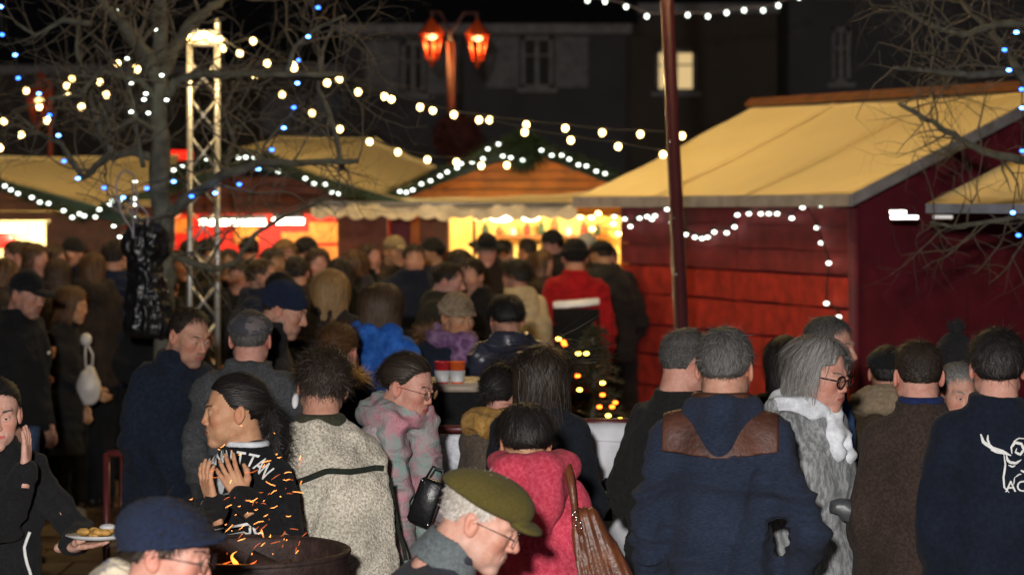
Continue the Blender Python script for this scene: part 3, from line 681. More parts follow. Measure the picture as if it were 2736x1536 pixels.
def text_poly(txt, size, bold=0.004, shear=0):
    c = bpy.data.curves.new('txt', 'FONT'); c.body = txt; c.size = size; c.offset = bold*size*4; c.align_x = 'CENTER'; c.resolution_u = 3; c.shear = shear
    o = bpy.data.objects.new('txt', c); COL.objects.link(o); bpy.context.view_layer.update()
    me = bpy.data.meshes.new_from_object(o.evaluated_get(bpy.context.evaluated_depsgraph_get())); bpy.data.objects.remove(o)
    me.calc_loop_triangles(); V = np.array([v.co[:2] for v in me.vertices]); F = np.array([t.vertices[:] for t in me.loop_triangles]); bpy.data.meshes.remove(me)
    return V, F
def subdiv_tris(V, F, mx):
    V = list(map(tuple, V)); F = [tuple(f) for f in F]
    for _ in range(4):
        out = []; mid = {}; ch = False
        def m(a, b):
            k = (min(a, b), max(a, b))
            if k not in mid: mid[k] = len(V); V.append(tuple((np.array(V[a])+np.array(V[b]))/2))
            return mid[k]
        for a, b, c in F:
            L = max(np.hypot(*(np.array(V[a])-V[b])), np.hypot(*(np.array(V[b])-V[c])), np.hypot(*(np.array(V[a])-V[c])))
            if L > mx:
                x, y, z = m(a, b), m(b, c), m(a, c); out += [(a, x, z), (x, b, y), (z, y, c), (x, y, z)]; ch = True
            else: out.append((a, b, c))
        F = out
        if not ch: break
    return np.array(V), np.array(F)
# ------------------------------------------------------------------ setting materials
M_ground = plain('damp_paving', (.060, .036, .020), .45, var=.5, scale=3, bump=.4, bscale=40)
M_slab = plain('paving_slab', (.085, .052, .030), .5, var=.45, scale=5, bump=.35, bscale=50)
M_tarp = plain('cream_canvas', (.82, .66, .34), .75, var=.05, scale=1.5, bump=.06, bscale=200)
M_valance = fabric('white_valance', (.84, .72, .54), scale=8, contrast=.12, bump=.2)
M_trim = plain('grey_metal_trim', (.30, .30, .33), .45, .3)
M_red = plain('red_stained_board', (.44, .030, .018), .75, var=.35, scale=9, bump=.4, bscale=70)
M_redshade = plain('maroon_board', (.22, .022, .028), .7, var=.3, scale=7, bump=.3)  # red boards darkened: shade under the eave put into the colour
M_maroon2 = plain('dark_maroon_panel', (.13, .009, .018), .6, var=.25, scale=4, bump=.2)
M_orange = plain('orange_pine_board', (.52, .17, .018), .6, var=.3, scale=7, bump=.4)
M_brownwood = plain('brown_board', (.16, .06, .022), .6, var=.3, scale=7, bump=.3)
M_green = plain('dark_green_paint', (.012, .035, .018), .6)
M_needle = hairmat('fir_needles', (.010, .022, .010), (.03, .06, .022), .6)
M_postpaint = plain('maroon_post_paint', (.085, .020, .024), .35, var=.12, coat=.3)
M_bark = plain('grey_bark', (.105, .10, .072), .9, var=.45, scale=14, bump=.9, bscale=60)
M_twig = plain('twig_bark', (.12, .10, .07), .9, var=.3, scale=20)
M_alu = plain('aluminium_truss', (.55, .54, .52), .35, .6, var=.1)
M_cable = plain('black_cable', (.01, .01, .01), .6); M_greycable = plain('pale_cable', (.30, .25, .27), .6)
E_bulb = emis('warm_bulb_glow', (1, .66, .24), 10); E_fairy = emis('cool_white_led', (.9, 1, .86), 5, False)
E_blue = emis('blue_led', (.03, .14, 1), 9, False); E_blue2 = emis('blue_led_core', (.10, .30, 1), 12, False)
E_yel = emis('yellow_led', (1, .72, .08), 9, False); E_redl = emis('orange_red_led', (1, .13, .01), 9, False)
M_facade = plain('grey_render', (.105, .105, .125), .9, var=.15, scale=1.2); M_facade2 = plain('brown_render', (.105, .09, .08), .9, var=.15, scale=1.2)
M_roofd = plain('dark_slate', (.012, .013, .02), .8); M_shut = plain('grey_shutter', (.25, .26, .30), .8); M_wframe = plain('pale_window_frame', (.32, .32, .36), .7)
M_glassd = plain('dark_window_glass', (.006, .008, .014), .6, var=.1)

# ------------------------------------------------------------------ ground, sky
g = mk('ground', [(np.array([(-80, -12, 0), (80, -12, 0), (80, 150, 0), (-80, 150, 0)]), np.array([(0, 1, 2, 3)]), 0)], None, [M_ground], smooth=False); tag(g, kind='structure')
Vb = bevbox(-.245, .245, -.245, .245, -.03, .012, .006); slab0 = mk('paving_slab', [(*Vb, 0)], g, [M_slab], smooth=False); slab0.location = (-4.4, 11, 0); k = 0
for i in range(9):
    for j in range(20):
        o = slab0 if k == 0 else bpy.data.objects.new('paving_slab', slab0.data)
        if k: COL.objects.link(o); o.parent = g
        o.location = (-4.6+i*.5+(.25 if j % 2 else 0), 10.6+j*.5, rnd.uniform(-.003, .002)); o.rotation_euler = (rnd.uniform(-.006, .006), rnd.uniform(-.006, .006), 0); k += 1
V, F = ball((0, 40, 0), 190, 32, 16); sky = mk('sky', [(V, F[:, ::-1], 0)], None, [emis('night_sky', (.010, .012, .026), .35, False)]); tag(sky, kind='structure')

# ------------------------------------------------------------------ small builders
def light_string(label, pts, r, mat, group, cable_mat=None, cable_r=.006, cable=True, cat='string lights', lift=.03, blob=False, order=None, mats=None, sag=.0):
    """pts: world points of the bulbs -> thing with a cable and one bulb mesh each"""
    c = sum(pts, Vector())/len(pts); root = empty('string_lights', c, 0, label, cat, group)
    P = [p-c for p in pts]
    if cable:
        path = []
        for i in range(len(P)-1):
            a, b = P[i]+Vector((0, 0, lift)), P[i+1]+Vector((0, 0, lift))
            for t in (0, .33, .66): path.append(a.lerp(b, t)-Vector((0, 0, sag*4*t*(1-t))))
        path.append(P[-1]+Vector((0, 0, lift))); V, F = tube(path, cable_r, 5); mk('cable', [(V, F, 0)], root, [cable_mat or M_cable])
    b0 = {}
    for i, p in enumerate(P):
        m = mats[i] if mats else mat
        if m.name not in b0:
            V, F = ball((0, 0, 0), r, 12, 8, (1.25, 1, .85) if blob else (1, 1, 1.12)); V2, F2 = lathe([(r*.45, r*.8), (r*.45, r*1.6), (.001, r*1.6)], 8)
            o = mk('bulb', [(V, F, 0), (V2, F2, 1)], root, [m, M_cable]); b0[m.name] = o
        else: o = bpy.data.objects.new('bulb', b0[m.name].data); COL.objects.link(o); o.parent = root
        o.location = p
    return root
def boards(parent, name, mat, zs, xspan, T, th=.022, gap=.008, jit=.004, stud=None):
    """horizontal boards in a local (x along, y outwards, z) frame; xspan(z0,z1)->list of polygons in x,z"""
    out = []
    for z0, z1 in zip(zs[:-1], zs[1:]):
        for poly in xspan(z0+gap/2, z1-gap/2):
            if len(poly) < 3: continue
            y = rnd.uniform(-jit, jit); V, F = prism(poly, y-th, y); V = V@np.array(T[0]).T+np.array(T[1]); out.append(mk(name, [(V, F, 0)], parent, [mat], smooth=False))
    return out
def garland(parent, name, P, R=.05, n=900, ln=.07, w=.006):
    V, F = tube(P, R*.6, 7); fb = fur(V, F[0], n, ln, w, flow=(0, 0, -.15), up=1, jit=.8, k=3, seed=4)
    return mk(name, [(V, F, 0), (fb[0], fb[1], 0)], parent, [M_needle])
def quad(a, b, c, d, th=.0, nx=1, ny=1, sag=0, nz=0):
    """bilinear sheet a-b-c-d (a->b along u, a->d along v) with thickness and slack"""
    a, b, c, d = [np.array(tuple(p)) for p in (a, b, c, d)]; V = []
    n = np.cross(b-a, d-a); n /= np.linalg.norm(n)
    for j in range(ny+1):
        for i in range(nx+1):
            u, v = i/nx, j/ny; p = (a*(1-u)+b*u)*(1-v)+(d*(1-u)+c*u)*v
            p = p-np.array([0, 0, sag*4*u*(1-u)*1.0+sag*.6*4*v*(1-v)])+n*nz*sin(u*nx*1.3+v*2)*.5; V.append(p)
    V = np.array(V); m = len(V); F = [(j*(nx+1)+i, j*(nx+1)+i+1, (j+1)*(nx+1)+i+1, (j+1)*(nx+1)+i) for j in range(ny) for i in range(nx)]
    F = np.array(F)
    if th:
        V2 = V-n*th; F2 = F[:, ::-1]+m; rim = [i for i in range(nx+1)]+[(j)*(nx+1)+nx for j in range(1, ny+1)]+[ny*(nx+1)+i for i in range(nx-1, -1, -1)]+[j*(nx+1) for j in range(ny-1, 0, -1)]
        R_ = np.array([(rim[k], rim[(k+1) % len(rim)], rim[(k+1) % len(rim)]+m, rim[k]+m) for k in range(len(rim))])
        return np.concatenate([V, V2]), np.concatenate([F, F2, R_])
    return V, F

# ------------------------------------------------------------------ right chalet: long side towards us, gable to the right
u = np.array([-.44, .898, 0]); p_ = np.array([.898, .44, 0]); zz = np.array([0, 0, 1.])
RC = np.array([2.234, 16.0, 0])          # eave corner
ch = empty('market_chalet', (RC[0], RC[1], 0), 0, 'red plank market chalet with cream canvas roof behind the maroon lamp post', 'chalet', 'wooden market chalets')
def RL(a, b, z): return np.array(u*a+p_*b+zz*z)     # a along eave, b inwards, z up, local to corner
oh = .24
Tm = (np.stack([u, -p_, zz], 1), RL(.30, oh, 0))
zs = [0, .23, .47, .70, .94, 1.17, 1.41, 1.635]; wl = 3.25
def sp(z0, z1):
    r_ = []
    for x0, x1 in ((0.02, 1.47), (1.49, wl)):
        n = 7; dz = rnd.uniform(-.012, .012); top = [(x0+(x1-x0)*i/n, z1+dz*.3+rnd.uniform(-.006, .004)) for i in range(n, -1, -1)]; bot = [(x0+(x1-x0)*i/n, z0+rnd.uniform(-.004, .006)) for i in range(n+1)]; r_.append(bot+top)
    return r_
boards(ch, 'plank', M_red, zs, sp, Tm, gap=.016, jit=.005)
boards(ch, 'hatch_board', M_redshade, [1.64, 1.80, 1.97, 2.16], sp, (Tm[0], Tm[1]-p_*.02), gap=.006)  # top rows of the plank wall, eave shade painted in as darker boards
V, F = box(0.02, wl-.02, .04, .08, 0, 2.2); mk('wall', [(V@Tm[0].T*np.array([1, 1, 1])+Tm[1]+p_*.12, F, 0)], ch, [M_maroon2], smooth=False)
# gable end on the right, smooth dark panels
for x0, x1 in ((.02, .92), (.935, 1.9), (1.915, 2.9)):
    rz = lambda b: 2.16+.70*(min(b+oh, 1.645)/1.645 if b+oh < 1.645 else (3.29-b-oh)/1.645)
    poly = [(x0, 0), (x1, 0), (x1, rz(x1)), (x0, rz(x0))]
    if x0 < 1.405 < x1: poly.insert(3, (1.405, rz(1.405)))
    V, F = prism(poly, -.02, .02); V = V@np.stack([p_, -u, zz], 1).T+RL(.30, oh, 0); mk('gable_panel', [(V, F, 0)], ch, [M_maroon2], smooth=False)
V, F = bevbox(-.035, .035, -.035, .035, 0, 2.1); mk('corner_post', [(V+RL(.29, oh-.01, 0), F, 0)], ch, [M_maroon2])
V, F = bevbox(-.05, .05, -.05, .05, 0, 1.42); mk('end_post', [(V+RL(wl+.33, oh-.06, 0), F, 0)], ch, [plain('grey_plastic_post', (.045, .05, .058), .6)])
# canvas over both slopes, slack between rafters
A = RL(-.02, 0, 2.19); B = RL(3.86, 0, 2.16); Cc = RL(3.86, 1.645, 2.90); Dd = RL(-.02, 1.645, 2.90)
V, F = quad(A, B, Cc, Dd, .012, 48, 26, .028, .0); V = V+np.array([0, 0, 1])*(vnoise(V, (2.2, 1.4, 2))*.03+vnoise(V+.5*V[:, [2, 0, 1]], (7, 3, 9))*.010)[:, None]; mk('canvas_roof', [(V, F, 0)], ch, [M_tarp])
for a_ in (1.3, 2.6):
    q0, q1 = RL(a_, .01, 2.19-.008*a_), RL(a_, 1.62, 2.895); V, F = quad(q0, q1, q1+u*.035, q0+u*.035, -.004, 10, 1, .012); V[:, 2] += .008; mk('canvas_seam', [(V, F, 0)], ch, [M_tarp])
V, F = quad(Dd, Cc, RL(3.86, 3.29, 2.16), RL(-.02, 3.29, 2.16), .012, 8, 6, .01); mk('canvas_roof', [(V, F, 0)], ch, [M_tarp])
V, F = quad(RL(-.04, 1.60, 2.915), RL(3.9, 1.60, 2.915), RL(3.9, 1.66, 2.965), RL(-.04, 1.66, 2.965), .03, 6, 1); mk('ridge_board', [(V, F, 0)], ch, [M_brownwood], smooth=False)
V, F = quad(RL(-.04, -.012, 2.11), RL(3.9, -.012, 2.08), RL(3.9, -.012, 2.165), RL(-.04, -.012, 2.19), .02); mk('eave_trim', [(V, F, 0)], ch, [M_trim], smooth=False)
V, F = quad(RL(-.05, -.012, 2.11), RL(-.05, 1.645, 2.83), RL(-.05, 1.645, 2.91), RL(-.05, -.012, 2.19), .02); mk('verge_trim', [(V, F, 0)], ch, [M_trim], smooth=False)
# roof of the next chalet at the right edge
ch2 = empty('market_chalet', (4.0, 12.6, 0), 0, 'cream canvas chalet roof cut off by the right edge of the photo', 'chalet', 'wooden market chalets')
a0 = D(2328, 522, 12.6)-Vector((4.0, 12.6, 0)); 
def q2(px, py, d): return D(px, py, d)-Vector((4.0, 12.6, 0))
A_, B_, C_, D_2 = q2(2328, 500+13, 13.2), q2(3050, 502+13, 12.2), q2(3300, 250, 13.6), q2(2640, 352, 14.6)
V, F = quad(A_, B_, C_, D_2, .012, 12, 8, .012, .01); mk('canvas_roof', [(V, F, 0)], ch2, [M_tarp])
V, F = quad(A_-Vector((0, .01, .05)), B_-Vector((0, .01, .05)), B_-Vector((0, .01, .0)), A_-Vector((0, .01, 0)), .02); mk('eave_trim', [(V, F, 0)], ch2, [M_trim], smooth=False)
V, F = box(.55, 2.6, .75, 2.6, 0, 2.06); mk('wall', [(V, F, 0)], ch2, [M_maroon2], smooth=False)
# tube lights under the gable
for i, (x, y, w_) in enumerate([(2259, 534, .10), (2275, 547, .17), (2372, 546, .12)]):
    P = D(x, y, 15.2); V, F = tube([P-Vector((w_/2, 0, 0)), P+Vector((w_/2, 0, 0))], .010, 8)
    o = mk('strip_light', [(V-np.array(P), F, 0)], None, [emis('strip_glow%d' % (i//2), (1, .93, .86), (9, .7)[i//2], False)]); o.location = P; rr = tube([P+Vector((-w_/2-.01, .02, .016)), P+Vector((w_/2+.01, .02, .016))], .008, 6); hh = mk('lamp_holder', [(rr[0]-np.array(P), rr[1], 0)], o, [M_cable])
    tag(o, ['short white strip light, upper of the pair on the dark maroon gable', 'long white strip light, lower of the pair on the dark maroon gable', 'dim pinkish strip light beside the right cream canvas roof'][i], 'strip light', 'strip lights under the right gable')

# ------------------------------------------------------------------ chalets seen gable-on
def gable_chalet(label, cx, d, halfw, zeave, zapex, depth, open_x, open_z, wood, inner, roofc, fasc=.10, yaw=0, counter=None, zrows=.085):
    t = empty('market_chalet', (cx, d, 0), yaw, label, 'chalet', 'wooden market chalets')
    sl = (zapex-zeave)/halfw
    def sp(z0, z1):
        xr = lambda z: (zapex-.1-z)/sl-.02
        if z1 >= zapex-.12: return []
        a, b = xr(z0), xr(z1); return [[(-a, z0), (a, z0), (b, z1), (-b, z1)]]
    z = open_z[1]; zs_ = [z]
    while zs_[-1] < zapex: zs_.append(zs_[-1]+zrows)
    zlow = [q for q in zs_ if q <= zeave]
    def sp_all(z0, z1):
        if z0 < zeave-.02: return [[(-halfw+.12, z0), (halfw-.12, z0), (halfw-.12, z1), (-halfw+.12, z1)]]
        return sp(z0, z1)
    boards(t, 'gable_board', wood, zs_, sp_all, (np.eye(3), np.zeros(3)), gap=.010, th=.03)
    # side fronts, counter, inside
    for x0, x1 in ((-halfw+.12, open_x[0]), (open_x[1], halfw-.12)):
        if x1-x0 > .03: V, F = box(x0, x1, -.03, .01, 0, open_z[1]); mk('front_panel', [(V, F, 0)], t, [wood], smooth=False)
    V, F = bevbox(open_x[0]-.05, open_x[1]+.05, -.28, .1, open_z[0]-.04, open_z[0], .01); mk('counter', [(V, F, 0)], t, [M_brownwood], smooth=False)
    V, F = box(open_x[0], open_x[1], -.02, .01, 0, open_z[0]-.04); mk('counter_front', [(V, F, 0)], t, [wood], smooth=False)
    zc = open_z[1]+.05
    ps = [box(-halfw+.14, halfw-.14, depth-.04, depth, 0, zc), box(-halfw+.12, -halfw+.14, 0.02, depth, 0, zc), box(halfw-.14, halfw-.12, .02, depth, 0, zc), box(-halfw+.12, halfw-.12, .02, depth, zc, zc+.02)]
    mk('inner_wall', [(V_, F_, 0) for V_, F_ in ps], t, [inner], smooth=False)
    for s in (-1, 1):
        V, F = quad((0, -.30, zapex), (0, depth+.2, zapex), (s*(halfw+.12), depth+.2, zeave-.12*sl), (s*(halfw+.12), -.30, zeave-.12*sl), .02 if s < 0 else -.02, 8, 4, .012, .004); mk('canvas_roof', [(V, F, 0)], t, [roofc])
        V, F = prism([(0, zapex-.015), (s*(halfw+.12), zeave-.12*sl-.015), (s*(halfw+.12), zeave-.12*sl-.015-fasc), (0, zapex-.015-fasc)], -.31, -.285); mk('bargeboard', [(V, F, 0)], t, [M_green], smooth=False)
    return t
zp = lambda py, d: CH-(py*1.0621-HOR)*d/FPX
xp = lambda px, d: (px*1.0621-1368)*d/FPX
# centre
dC = 22.5; cx = xp(1322, dC)
cc = gable_chalet('orange wooden chalet with fir garlands and white scalloped awning in the centre', cx, dC, 1.36, zp(492, dC), zp(352, dC), 2.0, (xp(1132, dC)-cx, xp(1560, dC)-cx), (1.05, zp(545, dC)), M_orange, plain('yellow_lined_wall', (.72, .52, .16), .7, var=.15, scale=5), M_tarp)
def Dl(t, x, y, d): return D(x, y, d)-t.location
for pts in ([(950, 500), (1040, 470), (1140, 422), (1225, 375), (1300, 347)], [(1340, 350), (1400, 385), (1480, 412), (1570, 452), (1600, 464)]):
    P = [Dl(cc, x, y+2, dC-.36) for x, y in pts]; garland(cc, 'fir_garland', P, .055, 1300, .055, .007)
B = ball(Dl(cc, 1312, 370, dC-.36), .13, 14, 10, (1, .6, 1)); B = (B[0]-np.array([0, 0, 0]), B[1])
Vq, Fq = ball((0, 0, 0), 1, 14, 10); Vq = Vq*np.array([.15, .08, .12])+np.array(Dl(cc, 1318, 378, dC-.38)); fb = fur(Vq, Fq, 1500, .11, .008, flow=(0, 0, -.5), up=1, jit=.5, k=3); mk('fir_bunch', [(Vq, Fq, 0), (fb[0], fb[1], 0)], cc, [M_needle])
# inside: dividing posts, shelf with goods, lamps
for x0, x1, m in ((1036, 1060, M_orange), (1060, 1130, M_brownwood), (1188, 1197, M_brownwood)):
    V, F = bevbox(xp(x0, dC)-cx, xp(x1, dC)-cx, -.36 if x0 < 1100 else .05, -.30 if x0 < 1100 else .10, 0, zp(532, dC)); mk('side_panel', [(V, F, 0)], cc, [m], smooth=False)
V, F = bevbox(xp(865, dC)-cx, xp(1036, dC)-cx, -.34, -.31, 0, zp(520, dC)); mk('side_panel', [(V, F, 0)], cc, [M_maroon2], smooth=False)
for z_ in (1.45, 1.75):
    V, F = bevbox(xp(1200, dC)-cx, xp(1550, dC)-cx, 1.6, 1.95, z_, z_+.025); mk('shelf', [(V, F, 0)], cc, [M_brownwood])
    for k in range(9):
        x = xp(1215+k*38, dC)-cx; h_ = rnd.uniform(.08, .2); V, F = lathe([(.001, 0), (.035, 0), (.035, h_*.6), (.012, h_*.8), (.012, h_), (.001, h_)], 10); o = mk('bottle', [(V+np.array([x, 1.75, z_+.026]), F, 0)], None, [[M_green, M_brownwood, M_white_shoe, M_red][k % 4]]); o.location = cc.location
        tag(o, ['lower shelf', 'upper shelf'][z_ > 1.5]+' small bottle at the back of the yellow stall', 'bottle', 'bottles on the %s shelf of the yellow stall' % ['lower', 'upper'][z_ > 1.5])
lamp('stall_light', 'POINT', (cx+.4, dC+.9, 2.0), 210, (1, .80, .42), .15); lamp('stall_light', 'POINT', (cx-.5, dC+.9, 2.0), 110, (1, .78, .42), .15)
for i, (x, w_) in enumerate([(1260, .105), (1334, .085)]):
    P = D(x, 548, dC-.55); V, F = ball((0, 0, 0), w_, 18, 10, (1, 1, .35)); V2, F2 = lathe([(w_*.5, w_*.3), (.02, w_*.9), (.008, w_*1.6)], 12)
    o = mk('pendant_lamp', [(V, F, 0), (V2, F2, 1)], None, [emis('pendant_glow', (1, .86, .5), 16), M_cable]); o.location = P
    tag(o, ['larger glowing pendant lamp under the scalloped awning', 'smaller glowing pendant lamp under the scalloped awning'][i], 'lamp', 'pendant lamps under the scalloped awning')
# scalloped awning
aw = empty('awning', (cx, dC-.4, 0), 0, 'white awning with scalloped edge in front of the orange chalet', 'awning')
def Da(x, y, d): return D(x, y, d)-aw.location
A_, B_ = Da(782, 512, 21.0), Da(1452, 515, 21.0); Vv = []
V, F = quad(A_, B_, Da(1480, 483, dC-.35), Da(985, 497, dC-.35), .01, 14, 6, .02, .012); mk('canopy', [(V, F, 0)], aw, [M_tarp])
n = 130; V = []
for i in range(n+1):
    t = i/n; x = A_.x+(B_.x-A_.x)*t; zt = A_.z+(B_.z-A_.z)*t-.01*sin(pi*t); yy = A_.y+.012*sin(t*70)+.02*sin(t*23); 
    dr = .10+.03*abs(sin(pi*t*15))+.010*sin(t*41)
    V += [(x, yy, zt+.003), (x, yy-.005*sin(t*50), zt-dr*.5), (x, yy+.01*sin(t*60), zt-dr)]
V = np.array(V); F = np.array([(i*3+k, i*3+3+k, i*3+4+k, i*3+1+k) for i in range(n) for k in range(2)]); V2 = V+np.array([0, .006, 0]); F = np.concatenate([F, F[:, ::-1]+len(V)]); mk('valance', [(np.concatenate([V, V2]), F, 0)], aw, [M_valance])
t_ = tube([A_, B_], .018, 8); mk('front_bar', [(t_[0], t_[1], 0)], aw, [M_trim])
for s_, q_ in ((A_, Da(985, 497, dC-.35)), (B_, Da(1480, 483, dC-.35))): t_ = tube([s_, q_], .014, 8); mk('side_arm', [(t_[0], t_[1], 0)], aw, [M_trim])

# red stall left of centre
dL = 21.5; cx2 = xp(655, dL)
cl = gable_chalet('brown gabled chalet with red-lit counter behind the aluminium truss tower', cx2, dL, 1.25, zp(498, dL), zp(392, dL), 2.0, (xp(440, dL)-cx2, xp(850, dL)-cx2), (1.05, zp(540, dL)), plain('rust_brown_board', (.20, .05, .02), .6, var=.3, scale=7, bump=.3), plain('red_lined_wall', (.75, .03, .01), .6, var=.2, scale=4), M_tarp)
# its big cream canvas seen above the right slope
V, F = quad(Dl(cl, 690, 402, dL-.1), Dl(cl, 925, 500, dL-.1), Dl(cl, 1100, 418, dL+2.6), Dl(cl, 945, 346, dL+2.6), .012, 12, 8, .02, .01); mk('canvas_roof', [(V, F, 0)], cl, [M_tarp])
V, F = quad(Dl(cl, 690, 402, dL-.1), Dl(cl, 945, 346, dL+2.6), Dl(cl, 700, 342, dL+2.4), Dl(cl, 600, 372, dL-.1), .012, 8, 6, .01, .006); mk('canvas_roof', [(V, F, 0)], cl, [M_tarp])
for pts in ([(420, 445), (500, 408), (600, 390), (650, 384)], [(660, 384), (740, 430), (850, 478), (920, 505)]):
    garland(cl, 'fir_garland', [Dl(cl, x, y, dL-.36) for x, y in pts], .05, 900, .05, .007)
for x0, x1, y in ((503, 668, 560), (686, 764, 557)):
    P0, P1 = Dl(cl, x0, y, dL-.05), Dl(cl, x1, y, dL-.05); V, F = tube([P0, P1], .024, 10); fx = mk('light_fitting', [(V+np.array([0, 0, .045]), F, 0)], cl, [M_trim]); mk('fluorescent_tube', [(V, F, 0)], fx, [emis('tube_glow', (1, .93, .66), 24)])
lamp('stall_light', 'POINT', (cx2, dL+.8, 1.95), 85, (1, .8, .55), .2)
posterm = plain('yellow_poster', (.75, .42, .05), .6, var=.3, scale=12)
for x, y, w_, h_ in ((448, 520+48, .09, .14), (820, 585, .16, .2), (620, 590, .12, .18), (745, 610, .14, .2), (812, 640, .2, .16)):
    P = Dl(cl, x, y, dL+1.9); V, F = bevbox(P.x-w_, P.x+w_, P.y-.02, P.y-.01, P.z-h_/2, P.z+h_/2, .002); mk('poster', [(V, F, 0)], cl, [posterm], smooth=False)
# left stall
dF = 21.0; cx3 = xp(-60, dF)
c3 = gable_chalet('wooden chalet with bright cream counter cut off by the left edge', cx3, dF, 1.38, zp(535, dF), zp(428, dF), 2.0, (-1.0, xp(117, dF)-cx3), (1.05, zp(556, dF)), M_brownwood, plain('cream_lined_wall', (.75, .66, .40), .7, var=.1), M_tarp)
V, F = quad(Dl(c3, -150, 392, dF+1.2), Dl(c3, 450, 392, dF+2.4), Dl(c3, 420, 520, dF-.0), Dl(c3, 150, 500, dF-.1), .012, 14, 8, .02, .01); mk('canvas_roof', [(V, F, 0)], c3, [M_tarp])
for pts in ([(-30, 450), (60, 486), (130, 515), (215, 548)],): garland(c3, 'fir_garland', [Dl(c3, x, y, dF-.36) for x, y in pts], .05, 800, .05, .007)
V, F = bevbox(Dl(c3, 200, 548, dF).x, Dl(c3, 430, 548, dF).x, .2, .25, 0, zp(548, dF)); mk('side_panel', [(V, F, 0)], c3, [M_red], smooth=False)
V, F = bevbox(Dl(c3, 118, 548, dF).x, Dl(c3, 200, 548, dF).x, .15, .2, 0, zp(545, dF)); mk('side_panel', [(V, F, 0)], c3, [M_brownwood], smooth=False)
garland(c3, 'fir_garland', [Dl(c3, x, y, dF-.36) for x, y in ((215, 545), (300, 505), (350, 495))], .04, 400, .05, .007)
lamp('stall_light', 'POINT', (cx3+.4, dF+.9, 1.95), 260, (1, .86, .55), .2)
V, F = tube([Dl(c3, -30, 575, dF+.6), Dl(c3, 60, 575, dF+.6)], .03, 10); mk('fluorescent_tube', [(V, F, 0)], c3, [emis('tube_glow', (1, .93, .66), 24)])
V, F = ball(Dl(c3, 8, 600, dF+1.5), .12, 12, 8, (1, .3, .8)); mk('red_sign_disc', [(V, F, 0)], c3, [plain('red_plastic', (.7, .02, .02), .4)])
# red illuminated box far behind
P = D(456, 391, 27); V, F = bevbox(-.125, .125, -.04, .04, -.055, .055, .01); o = mk('illuminated_sign', [(V, F, 0)], None, [emis('red_sign_glow', (1, .015, .005), 1.6)]); o.location = P; tag(o, 'small glowing red box sign between tree trunk and truss tower', 'sign')
V, F = box(-.14, .14, .03, .08, -.07, .07); mk('sign_case', [(V, F, 0)], o, [M_cable]); V, F = box(-.02, .02, .04, .07, -CH-.6, -.06); mk('post', [(V, F, 0)], o, [M_cable])

# ------------------------------------------------------------------ houses behind the square
def house(label, x0, x1, d, zt, wallm, wins, roofh=3, cornice=True, doorway=None):
    cx_ = (x0+x1)/2; t = empty('town_house', (cx_, d, 0), 0, label, 'house', 'houses behind the market')
    xs = sorted(set([x0, x1]+[w_[0] for w_ in wins]+[w_[1] for w_ in wins])); ps = []
    for a, b in zip(xs[:-1], xs[1:]):
        op = [w_ for w_ in wins if w_[0] <= a+1e-6 and w_[1] >= b-1e-6]; z = 0
        for w_ in sorted(op, key=lambda q: q[2]): ps.append(box(a-cx_, b-cx_, 0, .3, z, w_[2])); z = w_[3]
        ps.append(box(a-cx_, b-cx_, 0, .3, z, zt))
    mk('wall', [(V_, F_, 0) for V_, F_ in ps]+[(*box(x0-cx_, x1-cx_, .3, 6, 0, zt), 0)], t, [wallm], smooth=False)
    if cornice: V, F = bevbox(x0-cx_-.1, x1-cx_+.1, -.18, 0, zt-.12, zt+.06, .02); mk('cornice', [(V, F, 0)], t, [M_wframe], smooth=False)
    V, F = prism([(x0-cx_-.2, zt+.06), (x1-cx_+.2, zt+.06), (x1-cx_+.2, zt+.07), (x0-cx_-.2, zt+.07)], 0, 1)
    V = np.array([(x0-cx_-.2, -.25, zt+.065), (x1-cx_+.2, -.25, zt+.065), (x1-cx_+.2, 6.2, zt+.065), (x0-cx_-.2, 6.2, zt+.065), (x0-cx_-.2, 3, zt+roofh), (x1-cx_+.2, 3, zt+roofh)])
    mk('roof', [(V, [np.array([(0, 1, 5, 4), (2, 3, 4, 5)]), np.array([(1, 2, 5), (3, 0, 4)])], 0)], t, [M_roofd], smooth=False)
    for a, b, z0, z1, kind in wins:
        a -= cx_; b -= cx_; lit = kind == 'lit'
        f = mk('window', [(*box(a, a+.06, .08, .16, z0, z1), 0), (*box(b-.06, b, .08, .16, z0, z1), 0), (*box(a, b, .08, .16, z0, z0+.06), 0), (*box(a, b, .08, .16, z1-.06, z1), 0), (*box((a+b)/2-.035, (a+b)/2+.035, .07, .15, z0+.06, z1-.06), 0), (*box(a+.06, b-.06, .085, .14, z0+(z1-z0)*.62, z0+(z1-z0)*.62+.03), 0)], t, [M_wframe], smooth=False)
        for q0, q1 in ((a+.06, (a+b)/2-.035), ((a+b)/2+.035, b-.06)): mk('pane', [(*box(q0, q1, .10, .115, z0+.06, z1-.06), 0)], f, [emis('lit_room', (1, .70, .32), .72) if lit else M_glassd], smooth=False)
        V, F = bevbox(a-.08, b+.08, -.08, .08, z0-.08, z0-.0, .01); mk('sill', [(V, F, 0)], f, [M_wframe], smooth=False)
        if kind == 'shut':
            for s0, s1 in ((a-.62, a-.04), (b+.04, b+.62)):
                sh = mk('shutter', [(*bevbox(s0, s1, -.05, -.01, z0, z1, .008), 0)]+[(*box(s0+.05, s1-.05, -.062, -.05, z0+.06+k*.12, z0+.06+k*.12+.07), 0) for k in range(int((z1-z0-.1)/.12))], t, [M_shut], smooth=False)
    return t
dH = 42
def Hx(px): return xp(px, dH)
def Hz(py): return zp(py, dH)
house('long grey house with shuttered windows behind the double lantern', Hx(860), Hx(1575), dH, Hz(70), M_facade, [(Hx(1010), Hx(1068), Hz(238), Hz(105), 'shut'), (Hx(1312), Hx(1390), Hz(222), Hz(92), 'shut')], 2.6)
